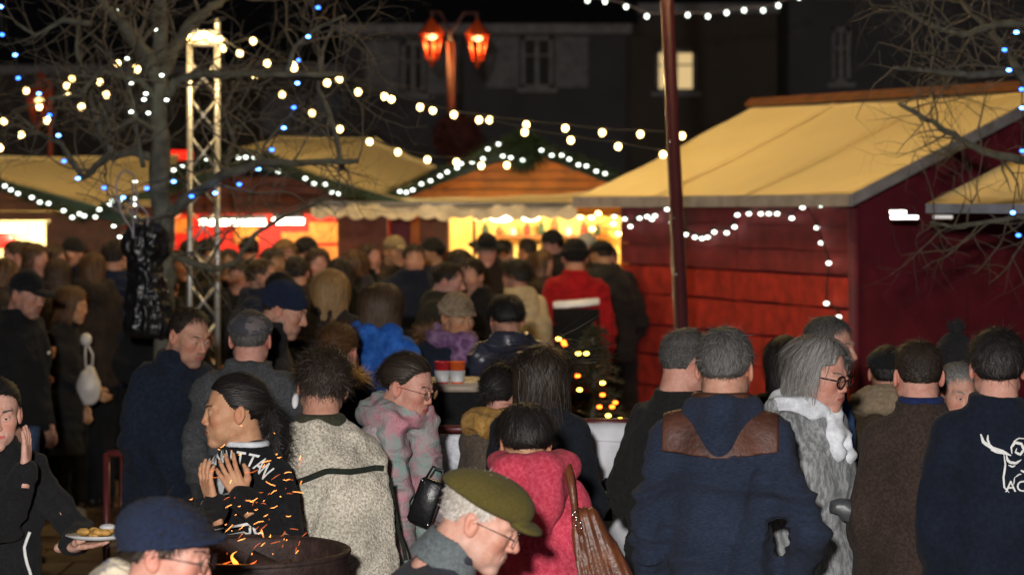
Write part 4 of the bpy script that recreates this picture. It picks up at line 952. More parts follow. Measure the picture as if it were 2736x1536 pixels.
house('grey house with one lit window behind the maroon lamp post', Hx(1578), Hx(1965), dH+.6, Hz(12), M_facade2, [(Hx(1655), Hx(1758), Hz(228), Hz(120), 'lit')], 3)
house('plain grey gable wall behind the right chalet roof', Hx(1968), Hx(2900), dH-1, Hz(-5), M_facade, [(Hx(2075), Hx(2120), Hz(215), Hz(80), 'dark')], 3)
house('dark house behind the bare tree at the left', Hx(-300), Hx(855), dH+3, Hz(150), M_facade2, [(Hx(170), Hx(215), Hz(330), Hz(215), 'dark'), (Hx(270), Hx(315), Hz(330), Hz(215), 'dark'), (Hx(700), Hx(750), Hz(330), Hz(220), 'shut')], 3)

# ------------------------------------------------------------------ lamp posts
M_lantern = plain('red_lantern_paint', (.62, .085, .02), .35, var=.1)
def lantern(parent, c, s=1.0, power=10, glow=9, tint=(1, .62, .22)):
    c = np.array(tuple(c)); n = 6; rt, rb, h_ = .125*s, .065*s, .29*s; ps = []
    for k in range(n):
        a0, a1 = 2*pi*k/n+.3, 2*pi*(k+1)/n+.3; T_ = c+np.array([rt*cos(a0), rt*sin(a0), h_/2]); B_ = c+np.array([rb*cos(a0), rb*sin(a0), -h_/2]); t = tube([B_, T_], .012*s, 6); ps.append((t[0], t[1], 0))
        for r0, z0 in ((rt, h_/2), (rb, -h_/2)): t = tube([c+np.array([r0*cos(a0), r0*sin(a0), z0]), c+np.array([r0*cos(a1), r0*sin(a1), z0])], .011*s, 6); ps.append((t[0], t[1], 0))
    V, F = lathe([(rt*1.18, h_/2), (rt*1.2, h_/2+.02*s), (rt*.7, h_/2+.10*s), (rt*.25, h_/2+.16*s), (.02*s, h_/2+.17*s), (.001, h_/2+.24*s)], 6); ps.append((V+c, F, 0))
    V, F = lathe([(.001, -h_/2-.09*s), (.02*s, -h_/2-.075*s), (.022*s, -h_/2-.05*s), (rb*.9, -h_/2-.01*s), (rb, -h_/2+.005*s)], 12); ps.append((V+c, F, 0))
    L_ = mk('lantern', ps, parent, [M_lantern])
    V, F = ball(c+np.array([0, 0, h_/2-.035*s]), .062*s, 16, 8, (1, 1, 1)); V[:, 2] = (V[:, 2]-c[2]-h_/2+.035*s)*.42+c[2]+h_/2-.035*s; mk('lamp_glass', [(V, F, 0)], L_, [emis('sodium_glow', tint, glow)])
    V, F = lathe([(rb*.35, -h_*.3), (rb*.42, 0), (rb*.3, h_*.18)], 10); 
    return L_
# double lantern, far
dD = 29; base = D(1142, 300, dD); lp = empty('lamp_post', (base.x, dD, 0), 0, 'double red lantern street lamp in front of the grey house', 'street lamp', 'red lantern street lamps')
def L_(x, y, t=0): q = D(x, y, dD+t); return q-Vector((base.x, dD, 0))
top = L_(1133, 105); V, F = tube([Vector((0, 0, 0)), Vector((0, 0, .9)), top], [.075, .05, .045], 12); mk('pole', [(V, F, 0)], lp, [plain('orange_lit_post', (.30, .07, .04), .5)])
V, F = lathe([(.13, 0), (.13, .25), (.08, .3), (.07, .9), (.05, .95)], 16); mk('pole_base', [(V, F, 0)], lp, [M_postpaint])
for (x, y) in ((1086, 118), (1201, 122)):
    c = L_(x, y); V, F = tube([top-Vector((0, 0, .15)), top+Vector((0, 0, .10)), Vector((c.x*.5+top.x*.5, 0, top.z+.34)), Vector((c.x, 0, c.z+.42)), Vector((c.x, 0, c.z+.25))], .018, 8); mk('arm', [(V, F, 0)], lp, [M_postpaint])
    lantern(lp, c, 1.05, glow=5)
    lamp('lantern_light', 'POINT', c+Vector((0, 0, .03)), 12, (1, .6, .2), .05, parent=lp)
# red flower basket halfway up (dark red mass on the post)
V, F = ball(L_(1148, 345, -.1), 1, 16, 12, (.30, .2, .26)); B = ball((0, 0, 0), 1, 16, 12); Vq = B[0]*np.array([.24, .2, .24])+np.array(L_(1150, 345, -.1)); fb = fur(Vq, B[1], 1500, .09, .02, flow=(0, 0, -.2), up=1, jit=.7, k=3); mk('flower_basket', [(Vq, B[1], 0), (fb[0], fb[1], 0)], lp, [plain('dark_red_foliage', (.05, .008, .010), .8)])
# near post: lanterns assumed above the frame, lighting the right chalet
dP = 14.3; b0 = W(1826, 1000, dP); lp2 = empty('lamp_post', (b0.x, dP, 0), 0, 'tall maroon lamp post standing before the red plank chalet', 'street lamp', 'red lantern street lamps')
tp = W(1782, 0, dP)-Vector((b0.x, dP, 0)); bt = W(1822, 900, dP)-Vector((b0.x, dP, 0)); dirp = (tp-bt); topp = bt+dirp*((4.55-bt.z)/dirp.z); foot = bt-dirp*(bt.z/dirp.z)
V, F = tube([foot, foot.lerp(topp, .25), foot.lerp(topp, .251), topp], [.054, .048, .044, .036], 18); mk('pole', [(V, F, 0)], lp2, [M_postpaint])
V, F = lathe([(.12, 0), (.12, .3), (.075, .36), (.07, .8), (.05, .84)], 18); mk('pole_base', [(V+np.array([foot.x, 0, 0]), F, 0)], lp2, [M_postpaint])
for k, z_ in enumerate((2.5, 2.05, 1.72)): q = foot.lerp(topp, z_/4.55); V, F = ball((q.x-.02, -.045, z_), .008, 8, 6); mk('bolt', [(V, F, 0)], lp2, [M_metal])
for s in (-1, 1):
    c = topp+Vector((s*.34, 0, -.05)); V, F = tube([topp-Vector((0, 0, .2)), topp+Vector((s*.15, 0, .15)), topp+Vector((s*.34, 0, .28)), c+Vector((0, 0, .25))], .018, 8); mk('arm', [(V, F, 0)], lp2, [M_postpaint]); lantern(lp2, c, 1.15)
    lamp('lantern_light', 'POINT', c+Vector((0, 0, -.02)), LAMP_NEAR, (1, .70, .30), .05, parent=lp2)
# unseen lanterns, assumed and added above the frame to light the far chalets
for i, (x, y, z_, pw) in enumerate(((-1.7, 18.9, 5.2, LAMP_FAR), (.3, 18.9, 5.3, LAMP_FAR), (-4.4, 18.4, 5.2, LAMP_FAR*.8))):
    q = empty('hanging_lantern', (x, y, z_), 0, ['red lantern hung over the square in front of the red-lit stall', 'red lantern hung over the square in front of the orange chalet', 'red lantern hung over the square above the leftmost stall'][i], 'street lamp', 'red lanterns hung over the square')
    V, F = tube([(-9, 0, .75), (0, 0, .42), (9, 0, .75)], .006, 5); mk('span_wire', [(V, F, 0)], q, [M_cable]); lantern(q, (0, 0, 0), 1.2); lamp('lantern_light', 'POINT', Vector((0, 0, -.22)), pw, (1, .70, .30), .06, parent=q)  # span wire added to carry the unseen lantern and its lamp
# far red lantern at the left
q = D(97, 268, 33); lp3 = empty('lamp_post', (q.x, 33, 0), 0, 'far red lantern lamp seen through the left tree branches', 'street lamp', 'red lantern street lamps'); lantern(lp3, (0, 0, q.z-.05), 1.2, glow=.5); V, F = tube([(.16, 0, 0), (.16, 0, q.z+.3), (0, 0, q.z+.45)], .035, 8); mk('pole', [(V, F, 0)], lp3, [M_lantern])

# ------------------------------------------------------------------ truss tower
dT = 16.3; t0 = D(512, 90, dT); tr = empty('truss_tower', (t0.x, dT, 0), RAD(8), 'tall aluminium truss tower topped with warm bulbs', 'truss tower')
hw = .092; ht = t0.z
for sx_ in (-1, 1):
    for sy_ in (-1, 1):
        V, F = tube([(sx_*hw, sy_*hw, 0), (sx_*hw, sy_*hw, ht+.035)], .020, 10); mk('upright', [(V, F, 0)], tr, [M_alu])
k = 0; z_ = .1
while z_ < ht-.2:
    for (ax, ay, bx, by) in ((-1, -1, 1, -1), (1, -1, 1, 1), (1, 1, -1, 1), (-1, 1, -1, -1)):
        for fl in (0, 1):
            a_, b_ = ((ax, ay), (bx, by)) if fl else ((bx, by), (ax, ay)); V, F = tube([(a_[0]*hw, a_[1]*hw, z_), (b_[0]*hw, b_[1]*hw, z_+.235)], .008, 6); mk('brace', [(V, F, 0)], tr, [M_alu])
    z_ += .25
for sx_ in (-1, 1): V, F = lathe([(.001, 0), (.02, .0), (.02, .05), (.001, .08)], 8); mk('top_spigot', [(V+np.array([sx_*hw, -hw, ht+.035]), F, 0)], tr, [M_alu])
for zz_ in (ht-.06, ht+.01): V, F = bevbox(-hw, hw, -hw-.02, -hw+.02, zz_-.02, zz_+.02, .004); mk('top_plate', [(V, F, 0)], tr, [M_alu])
V, F = bevbox(-.3, .3, -.3, .3, 0, .06); mk('base_plate', [(V, F, 0)], tr, [M_alu])
lamp('bulb_light', 'POINT', (t0.x, dT-.3, ht+.02), 24, (1, .72, .34), .06)

# ------------------------------------------------------------------ bulb strings
def S(pts, d0, d1): n = len(pts); return [D(x, y, d0+(d1-d0)*i/(n-1)) for i, (x, y) in enumerate(pts)]
GB = 'warm festoon bulb strings'
light_string('upper festoon of warm bulbs running right from the truss tower', S([(555, 100), (603, 135), (672, 160), (738, 165), (823, 209), (901, 232), (967, 243), (1057, 270), (1142, 289), (1205, 302), (1320, 333), (1436, 353), (1555, 369), (1668, 389)], 16.1, 15.2), .0215, E_bulb, GB, sag=.01)
light_string('second festoon of warm bulbs crossing behind the upper one', S([(562, 122), (637, 104), (740, 172), (853, 200), (985, 250), (1089, 278), (1231, 302), (1324, 314), (1422, 323), (1515, 334), (1611, 338), (1716, 342)], 16.2, 15.5), .0215, E_bulb, GB, sag=.01)
light_string('lower festoon of warm bulbs dipping across the orange gable', S([(540, 98), (640, 190), (710, 238), (785, 285), (855, 325), (930, 357), (1001, 383), (1075, 402), (1148, 408), (1211, 417), (1275, 416)], 16.0, 15.4), .0205, E_bulb, GB, sag=.01)
light_string('festoon of warm bulbs running left from the truss tower', S([(475, 98), (410, 135), (341, 172), (296, 160), (251, 207), (181, 199), (168, 216), (66, 229), (-40, 260)], 16.1, 17), .020, E_bulb, GB, sag=.01)
light_string('lower left festoon of warm bulbs behind the bare tree', S([(490, 95), (400, 160), (345, 175), (267, 239), (205, 269), (118, 303), (54, 340), (0, 372), (-60, 400)], 16.1, 16), .0215, E_bulb, GB, sag=.01)
light_string('short festoon of warm bulbs at the left edge', S([(-60, 262), (10, 305), (99, 269), (170, 240)], 17, 17.5), .0215, E_bulb, GB, sag=.01)
light_string('cluster of warm bulbs on top of the truss tower', [D(x, y, dT-.22) for x, y in ((478, 98), (490, 95), (505, 91), (520, 91), (534, 97))], .024, E_bulb, GB)
light_string('cool white bulb string hanging across the dark facade at top', S([(1440, -10), (1478, 2), (1522, 5), (1575, 18), (1627, 42), (1680, 44), (1730, 39), (1781, 42), (1828, 33), (1872, 27), (1920, 27), (1958, 15), (2010, -6)], 24, 24), .020, E_fairy, None, cable_mat=M_greycable)
GF = 'cool white fairy light strings'
zg = dC-.5
light_string('white fairy lights climbing the left slope of the orange gable', [D(x, y, zg) for x, y in ((1006, 482), (1022, 484), (1038, 478), (1060, 463), (1083, 455), (1107, 443), (1125, 433), (1150, 423), (1160, 412), (1188, 408), (1215, 400), (1227, 375), (1254, 363))], .0145, E_fairy, GF, blob=True)
light_string('white fairy lights below the apex of the orange gable', [D(x, y, zg) for x, y in ((1265, 393), (1285, 397), (1315, 403))], .0145, E_fairy, GF, blob=True)
light_string('white fairy lights down the right slope of the orange gable', [D(x, y, zg) for x, y in ((1362, 378), (1388, 391), (1413, 391), (1432, 401), (1455, 415), (1475, 418), (1500, 431), (1522, 437))], .0145, E_fairy, GF, blob=True)
zg = dL-.5
light_string('white fairy lights on the left slope behind the tree trunk', [D(x, y, zg) for x, y in ((437, 428), (458, 420), (478, 413), (520, 400), (600, 397), (618, 396), (640, 396))], .0145, E_fairy, GF, blob=True)
light_string('white fairy lights sloping down to the scalloped awning', [D(x, y, zg) for x, y in ((700, 432), (768, 449), (790, 462), (818, 464), (835, 484), (852, 487))], .0145, E_fairy, GF, blob=True)
zg = dF-.5
light_string('white fairy lights on the leftmost brown gable', [D(x, y, zg) for x, y in ((-20, 450), (12, 468), (27, 478), (45, 487), (80, 497), (100, 509), (122, 512), (160, 530), (182, 547), (200, 538), (212, 543), (240, 546), (250, 527), (275, 516), (283, 505), (300, 505), (337, 500))], .0145, E_fairy, GF, blob=True)
def wallD(x, y):           # point 6 cm in front of the plank wall of the right chalet
    k = (x*1.0621-1368)/FPX; n = np.array([-.898, -.44]); q = RC[:2]+p_[:2]*(oh-.07); t = (n@q)/(n@np.array([k, 1.])); return D(x, y, t)
light_string('white fairy lights left of the maroon post on the red planks', [wallD(x, y) for x, y in ((1545, 545), (1572, 551), (1586, 570), (1609, 549), (1628, 545), (1640, 552), (1648, 543), (1678, 527))], .0145, E_fairy, GF, blob=True)
light_string('white fairy light garland swagging over the red plank wall', [wallD(x, y) for x, y in ((1690, 560), (1725, 590), (1748, 597), (1766, 600), (1780, 597), (1797, 584), (1828, 586), (1848, 571), (1855, 541), (1884, 538), (1914, 538), (1934, 538), (1955, 538), (1992, 549), (2019, 522), (2064, 517))], .0145, E_fairy, GF, blob=True)
light_string('white fairy light strand hanging down near the chalet corner', [wallD(x, y) for x, y in ((1890, 515), (2019, 513), (2055, 573), (2066, 611), (2085, 662), (2079, 763), (2110, 797))], .0145, E_fairy, GF, blob=True)
light_string('white lights along the opening under the scalloped awning', [D(x, y, dC-.5) for x, y in ((1200, 550), (1216, 551), (1428, 547), (1460, 547), (1488, 548), (1505, 537), (1543, 563), (1490, 576), (1556, 588))], .022, E_bulb, GF, blob=True)

# ------------------------------------------------------------------ trees
def gnarl(p0, d0, L, r0, R, depth, out, bend=.5, seg=.06, up=0.):
    n = max(3, int(L/seg)); P = [Vector(p0)]; d = Vector(d0).normalized()
    for i in range(n):
        d = (d+Vector((R.gauss(0, bend), R.gauss(0, bend), R.gauss(0, bend)))*.42+Vector((0, 0, up))*.1).normalized(); P.append(P[-1]+d*L/n)
    rr = [r0*(1-.7*i/n) for i in range(n+1)]; out.append(tube(P, rr, 5 if depth < 2 else 4, caps=False))
    if depth > 0:
        for i in range(2, n+1):
            if R.random() < .62:
                dd = (P[i]-P[i-1]).normalized(); s_ = Vector((R.gauss(0, 1), R.gauss(0, .7), R.gauss(0, 1))); s_ = (s_-dd*s_.dot(dd)).normalized()
                gnarl(P[i], dd*.5+s_, L*R.uniform(.35, .7), rr[i]*.68, R, depth-1, out, bend, seg, up)
def px_tree(label, d, limbs, twigs, seed, trunk=None, kn=True):
    R = random.Random(seed); b = W(limbs[0][0][0][0], 1000, d); t = empty('bare_tree', (b.x, d, 0), 0, label, 'tree', 'bare pollarded trees')
    off = Vector((b.x, d, 0)); tw = []
    for k, (pts, r0, r1, dz) in enumerate(limbs):
        m = len(pts); P = [W(x, y, d+dz*i/(m-1))-off for i, (x, y) in enumerate(pts)]
        if k == 0: P[0] = Vector((P[0].x, P[0].y, 0))
        Q = []
        for i in range(m-1):
            for s in range(5):
                q = P[i].lerp(P[i+1], s/5); Q.append(q+Vector((R.gauss(0, 1), R.gauss(0, 1), R.gauss(0, 1)))*(r0*.10 if k else r0*.05))
        Q.append(P[-1]); n = len(Q); rr = [(r0+(r1-r0)*i/(n-1))*(1+R.uniform(-.08, .12)) for i in range(n)]; V, F = tube(Q, rr, 12); V = V+vnoise(V, (28, 28, 14))[:, None]*np.array([1, 1, 0])*r0*.4
        mk('trunk' if k == 0 else 'branch', [(V, F, 0)], t, [M_bark])
        if k:
            for i in range(3, n):
                if R.random() < twigs[0]:
                    dd = (Q[i]-Q[i-1]).normalized(); s_ = Vector((R.gauss(0, 1), R.gauss(0, .6), R.gauss(.25, 1))).normalized(); gnarl(Q[i], dd*.4+s_, R.uniform(.18, .62)*twigs[1], rr[i]*.26+.0018, R, 2, tw)
    VV = [(a[0], a[1], 0) for a in tw]; o = mk('twigs', VV, t, [M_twig]); tag(o, kind='stuff'); print('twigs', len(tw)); return t
s_ = 1.0621
def sc(pts): return [(x*s_, y*s_) for x, y in pts]
LT = [(sc([(412, 1000), (412, 760), (408, 600), (403, 400), (400, 250), (402, 100), (405, -60)]), .068, .040, 0),
      (sc([(398, 200), (360, 130), (320, 70), (270, 20), (240, -40)]), .045, .022, -.6), (sc([(408, 190), (440, 120), (490, 50), (560, 0), (600, -30)]), .045, .022, .5),
      (sc([(412, 260), (440, 205), (500, 185), (600, 186), (720, 188), (860, 190)]), .030, .012, -.4), (sc([(420, 545), (470, 500), (560, 440), (660, 410), (780, 408), (900, 405)]), .035, .014, -.7),
      (sc([(395, 400), (330, 380), (260, 400), (210, 450), (150, 360), (90, 330), (30, 280)]), .026, .010, .5), (sc([(395, 250), (350, 200), (250, 180), (200, 240), (120, 250)]), .022, .009, -.4),
      (sc([(290, 400), (250, 330), (220, 220), (190, 120), (200, 40)]), .020, .008, .3), (sc([(420, 640), (450, 650), (540, 680), (590, 660), (640, 590), (720, 540), (820, 500)]), .022, .009, .4),
      (sc([(860, 430), (850, 360), (830, 290), (800, 220), (810, 130), (840, 60)]), .018, .008, 0), (sc([(400, 330), (340, 300), (280, 330), (250, 260)]), .016, .008, -.5), (sc([(230, 60), (160, 50), (90, 90), (40, 60)]), .018, .007, 0),
      (sc([(560, 440), (590, 360), (560, 280), (590, 220), (640, 150)]), .014, .006, .3), (sc([(720, 190), (740, 120), (800, 70), (870, 40)]), .016, .007, 0), (sc([(360, 420), (345, 330), (330, 240), (300, 170), (240, 110)]), .014, .006, -.3)]
T1 = px_tree('bare pollarded tree with fairy lights and a black wrapped bundle', 14.0, LT, (.62, 1.15), 5)
RT = [(sc([(2700, 1000), (2690, 600), (2660, 300), (2640, 0), (2640, -60)]), .09, .05, 0), (sc([(2670, 330), (2560, 180), (2440, 190), (2340, 180), (2250, 170)]), .028, .010, -.5),
      (sc([(2680, 420), (2560, 400), (2470, 380), (2400, 340), (2330, 300), (2260, 260)]), .026, .010, .3), (sc([(2640, 60), (2520, 60), (2420, 90), (2330, 60), (2260, 20)]), .022, .008, 0), (sc([(2690, 560), (2560, 545), (2480, 560), (2400, 570), (2340, 560)]), .018, .007, 0),
      (sc([(2680, 300), (2590, 220), (2520, 110), (2430, 20), (2400, -40)]), .024, .01, .4)]
T2 = px_tree('bare tree with blue fairy lights at the right edge', 13.0, RT, (.95, .95), 9)
GT = 'fairy light strands in the bare trees'
light_string('white fairy lights spiralling up the left tree trunk', [D(x, y, 13.85) for x, y in ((335, 578), (301, 596), (286, 569), (340, 548), (338, 515), (340, 457), (373, 285), (330, 282), (419, 252), (367, 236), (362, 251), (330, 210), (407, 190), (320, 148), (355, 117), (323, 90), (390, 75), (293, 28))], .0105, E_fairy, GT, cable_r=.003, blob=True, cable=False)
light_string('blue fairy light strand hanging left in the bare tree', [D(x, y, 13.7) for x, y in ((2, 18), (5, 88), (38, 139), (46, 197), (98, 236), (125, 290), (147, 341), (161, 406), (196, 449), (262, 473), (310, 497), (369, 474), (437, 457))], .011, E_blue2, GT, cable_r=.003, blob=True, mats=[E_blue if i % 2 else E_blue2 for i in range(13)])
light_string('blue fairy light strand hanging right of the left tree trunk', [D(x, y, 13.7) for x, y in ((482, 494), (541, 486), (602, 464), (650, 426), (684, 377), (714, 322), (739, 271), (748, 210), (752, 152), (775, 93), (800, 20))], .011, E_blue2, GT, cable_r=.003, blob=True, mats=[E_blue2 if i % 2 else E_blue for i in range(11)])
light_string('blue fairy light strand at the right edge of the photo', [D(x, y, 12.6) for x, y in ((2557, 82), (2527, 126), (2538, 177), (2570, 225), (2571, 272), (2572, 380), (2548, 535), (2562, 592))], .011, E_blue2, GT, cable_r=.003, blob=True, mats=[E_blue if i % 2 else E_blue2 for i in range(8)])
# wrapped electrical bundle on the trunk with its white cable loops
wb0 = D(362, 700, 13.75); wr_ = empty('wrapped_bundle', wb0, 0, 'black plastic wrapped electrical bundle tied to the left tree trunk', 'bundle')
def wf(P):
    d = smin(ell(P, (.01, .0, .20), (.135, .11, .13)), cone(P, (.0, 0, .10), (.03, 0, -.26), .085, .145), .03); return smax(d, -(P[:, 2]+.33), .02)
V, F = mesh_sdf(wf, (-.25, -.25, -.45), (.25, .25, .4), .009); n_ = vnormals(V, F); V = V+n_*((.5-np.abs(vnoise(V, (16, 16, 9), 3))*4)*.018+(.5-np.abs(vnoise(V, (40, 40, 24), 4))*4)*.008)[:, None]
mk('plastic_wrap', [(V, F, 0)], wr_, [plain('black_plastic_film', (.010, .010, .011), .36, var=.3, spec=.45)])
V, F = tube([(-.09+.09*2*0, 0, 0)]+[(.105*cos(t), .105*sin(t)-.01, .085+.006*sin(3*t)) for t in np.linspace(0, 2*pi, 16)][0:0]+[(.095*cos(t), .09*sin(t), .08) for t in np.linspace(.01, 2*pi, 16)], .006, 5); 
lt0 = tube([(.088*cos(t), .088*sin(t)-.0, .085+.008*sin(3*t)) for t in np.linspace(0, 2*pi, 20)], .005, 5); mk('tape', [(lt0[0], lt0[1], 0)], wr_, [M_cable])
for pts in ([(318, 560), (300, 520), (292, 470), (305, 435), (325, 432), (338, 450), (345, 500), (342, 560)], [(338, 545), (322, 530), (322, 515), (335, 508), (355, 520), (372, 545), (366, 590)], [(300, 500), (308, 540), (330, 575), (335, 600)], [(333, 460), (334, 520), (336, 600)]):
    q = [D(x, y, 13.68)-wb0 for x, y in pts]; Q = []
    for i in range(len(q)-1):
        p0, p1, p2, p3 = q[max(i-1, 0)], q[i], q[i+1], q[min(i+2, len(q)-1)]
        for t in (0, .25, .5, .75): Q.append(.5*((2*p1)+(-p0+p2)*t+(2*p0-5*p1+4*p2-p3)*t*t+(-p0+3*p1-3*p2+p3)*t**3))
    Q.append(q[-1]); V, F = tube(Q, .0055, 6); mk('cable_loop', [(V, F, 0)], wr_, [M_greycable])
# ------------------------------------------------------------------ the crowd
F_ = fabric
C_tweed = F_('cream_flecked_fleece', (.34, .305, .245), (.82, .75, .62), scale=120, fac=(.38, .62), bump=1.0, fine=150)
C_pink = F_('raspberry_wool', (.44, .035, .065), (.60, .075, .12), scale=70, bump=.6, fine=160); C_navyq = F_('navy_jersey', (.013, .019, .038), (.022, .030, .056), scale=70, stretch=(1, 1, 3), bump=.5)
C_greyw = F_('light_grey_wool', (.17, .175, .18), (.36, .37, .38), scale=26, stretch=(3, 3, .8), bump=.6); C_brown = F_('dark_brown_wool', (.030, .019, .015), (.052, .034, .027), scale=90, bump=.5)
C_vest = F_('midnight_blue_softshell', (.006, .0095, .020), scale=60, bump=.2); C_greym = F_('charcoal_grey_wool', (.045, .047, .052), (.085, .088, .095), scale=100, bump=.5)
C_blue = F_('bright_blue_jacket', (.012, .075, .33), (.03, .14, .50), scale=20, bump=.5); C_shiny = plain('shiny_navy_puffer', (.03, .032, .05), .3, var=.3, bump=.3); C_beret = F_('olive_felt', (.075, .058, .012), (.10, .080, .018), scale=160, bump=.3)
C_knit = F_('navy_knit', (.008, .014, .036), (.016, .026, .064), scale=120, stretch=(1, 1, 3), bump=.9, fine=180); C_coatdk = F_('dark_slate_coat', (.020, .020, .027), (.030, .030, .040), scale=120, bump=.25); C_collar = F_('grey_felt_collar', (.10, .115, .12), scale=100)
C_pastel = F_('pastel_speckled_scarf', (.20, .33, .30), (.46, .20, .24), scale=7, fac=(.40, .60), bump=.9, fine=110); C_white = F_('white_cotton', (.66, .68, .72), scale=30, contrast=.12, bump=.4); C_lilac = F_('lilac_wool_scarf', (.13, .06, .15), (.30, .17, .30), scale=16)
C_camo = F_('pale_blotched_scarf', (.68, .58, .42), (.26, .24, .30), scale=11, fac=(.50, .56)); C_must = F_('mustard_wool_scarf', (.34, .17, .04), (.50, .30, .09), scale=40, bump=.8); C_taupe = F_('taupe_wool', (.075, .055, .042), (.12, .09, .07), scale=80)
C_red = F_('red_work_jacket', (.33, .008, .012), scale=20, contrast=.15); C_cream = F_('cream_fleece', (.52, .42, .26), (.62, .52, .35), scale=50, bump=.8); C_beige = F_('beige_knit', (.26, .19, .12), (.36, .27, .18), scale=60, bump=.8); C_olive = F_('olive_collar', (.045, .045, .028), scale=60)
C_teal = F_('dull_brown_jacket', (.05, .035, .02)); C_leather = plain('tan_leather_bag', (.115, .036, .014), .42, var=.35, scale=14, bump=.25, bscale=80); C_yoke = plain('brown_leather_yoke', (.075, .026, .015), .6, var=.4, scale=12, bump=.4, bscale=60)
C_hoodie = F_('black_sweatshirt', (.008, .008, .009), scale=60, bump=.3); M_print = plain('white_print', (.72, .72, .70), .8, var=.12, scale=90); M_printg = plain('grey_print', (.38, .39, .40), .8, var=.3, scale=140)
GR = 'people crowding in front of the stalls'

# -- foreground ------------------------------------------------------------------------------------
# 1 girl at the left edge
r = person('young woman in black coat at the left edge, hand on cheek, holding a plate', -8, 1012, 8.2, yaw=12, hp=6, sex='f', lod=0, skin_='girl', hair=('pulled', 'black'), hair_kw=dict(jit=.04, lift=.005), coat=M_black, hem=-.22, arms=((-.13, -.17, .015), (.075, -.22, -.135)), hands={1: dict(curl=.12, f=(.75, -.62, .12), n=(.0, .0, 1), t=(0, -1, 0)), -1: dict(curl=.15, f=(.05, .25, 1), n=(-1, .35, 0), t=(0, 1, .2), spread=.05)}, collar='stand')
pl = r.wr[1]+np.array([.085, -.075, .035]); 
V, F = lathe([(.001, 0), (.06, 0), (.085, .012), (.083, .016), (.06, .005), (.001, .005)], 24, 1.25, .8); o = mk('paper_plate', [(V, F, 0)], None, [M_white_shoe]); o.location = r.root.matrix_basis @ Vector(pl)
tag(o, 'white paper plate of food held out by the young woman at left', 'plate')
food = empty('fried_food', o.location+Vector((0, 0, .012)), 0, 'golden fried food with a dab of white cream on the paper plate', 'food')
for k in range(16): V, F = ball((rnd.uniform(-.055, .045), rnd.uniform(-.03, .03), rnd.uniform(0, .018)), rnd.uniform(.010, .017), 8, 6, (1.5, 1, .8)); mk('chip', [(V, F, 0)], food, [plain('golden_batter', (.48, .26, .06), .6, var=.4, scale=60, bump=.5)])
V, F = ball((.035, 0, .026), .020, 10, 8, (1.5, 1, .6)); mk('cream_dab', [(V, F, 0)], food, [M_white_shoe])
ps = []
for s in (.10, .125):
    P = project(r, [(s+.01*sin(z*30), z) for z in np.linspace(r.S*.44, r.S*.66, 14)], back=False, off=.008); t_ = tube(P, .006, 6); ps.append((t_[0], t_[1], 0))
mk('drawstring', ps[:1], r.root, [M_print])
# 2 girl with tennis sweatshirt
r = person('young woman in black tennis club sweatshirt with hands raised over the sparks', 622, 1002, 8.0, yaw=-30, hy=-46, hp=3, sex='f', lod=0, skin_='tan', hair=('pulled', 'black'), coat=C_hoodie, hem=-.06, arms=((-.13, -.205, -.045), (.045, -.175, -.03)), collar='none', hands={-1: dict(curl=.42, f=(-.25, -.1, .95), n=(.4, .9, 0), t=(-1, 0, .3), spread=.12), 1: dict(curl=.28, f=(-.5, -.1, .85), n=(-.35, .9, .1), t=(1, 0, .4), spread=.14)}, legs=M_denim, wr=(.013, (6, 6, 9)), bulk=.95, shoulder=.92, polev=(.55, .2, -1.))
ponytail(r, [(0, .11, .01), (0, .14, -.03), (.01, .145, -.09), (.02, .14, -.15), (.03, .13, -.2)], .036, 'black')
V, F = mesh_sdf(lambda P: torus(P-(r.NB+np.array([0, -.012, .016])).astype(np.float32), (0, 0, 0), .064, .012, 1.02, .95), r.NB-.12, r.NB+.12, .006); mk('shirt_collar', [(V, F, 0)], r.root, [C_white])
V, F = ball((0, 0, 0), .006, 8, 6); mk('earring', [(r.H(V+np.array([-.088, .004, -.038])), F, 0)], r.root, [M_metal])
zc = r.NB[2]-.10; xo = -.01; prints = []
def put(V2, F2, x, z, rot=0, m=0, sz=.02):
    V2, F2 = subdiv_tris(V2, F2, sz); c_, s_2 = cos(rot), sin(rot); Q = np.stack([V2[:, 0]*c_-V2[:, 1]*s_2+x, V2[:, 0]*s_2+V2[:, 1]*c_+z], 1); prints.append((project(r, Q, back=False, off=.0035), F2, m))
let = [text_poly(c_, .058, .004) for c_ in 'MANHATTAN']
for i, (V2, F2) in enumerate(let): V2 = V2*np.array([.82, 1]); a_ = (4-i)*.20; put(V2, F2, xo-.155*sin(a_), zc-.075+.135*cos(a_), a_*.8)
mk('printed_lettering', prints, r.root, [M_print]); prints = []
V2, F2 = text_poly('TENNIS CLUB', .062, .004); put(V2*np.array([.8, 1]), F2, xo-.02, zc-.165)
V2, F2 = text_poly('JEANS', .028, .003); put(V2, F2, xo+.01, zc-.20)
mk('printed_words', prints, r.root, [M_print]); prints = []
def disc(cx_, cz, rx_, rz_, rot, m=0, n=20):
    V2 = np.array([(0, 0)]+[(rx_*cos(t), rz_*sin(t)) for t in np.linspace(0, 2*pi, n, endpoint=False)]); F2 = np.array([(0, i+1, (i+1) % n+1) for i in range(n)]); put(V2, F2, cx_, cz, rot, m)
for s in (-1, 1):
    disc(xo+s*.040, zc-.02, .026, .038, s*-.35); V2 = np.array([(-.006, 0), (.006, 0), (.006, -.11), (-.006, -.11)]); put(V2*.75, np.array([(0, 3, 2), (0, 2, 1)]), xo+s*.026, zc-.055, s*-.40)
disc(xo, zc-.135, .015, .018, 0)
mk('printed_rackets', prints, r.root, [M_printg])
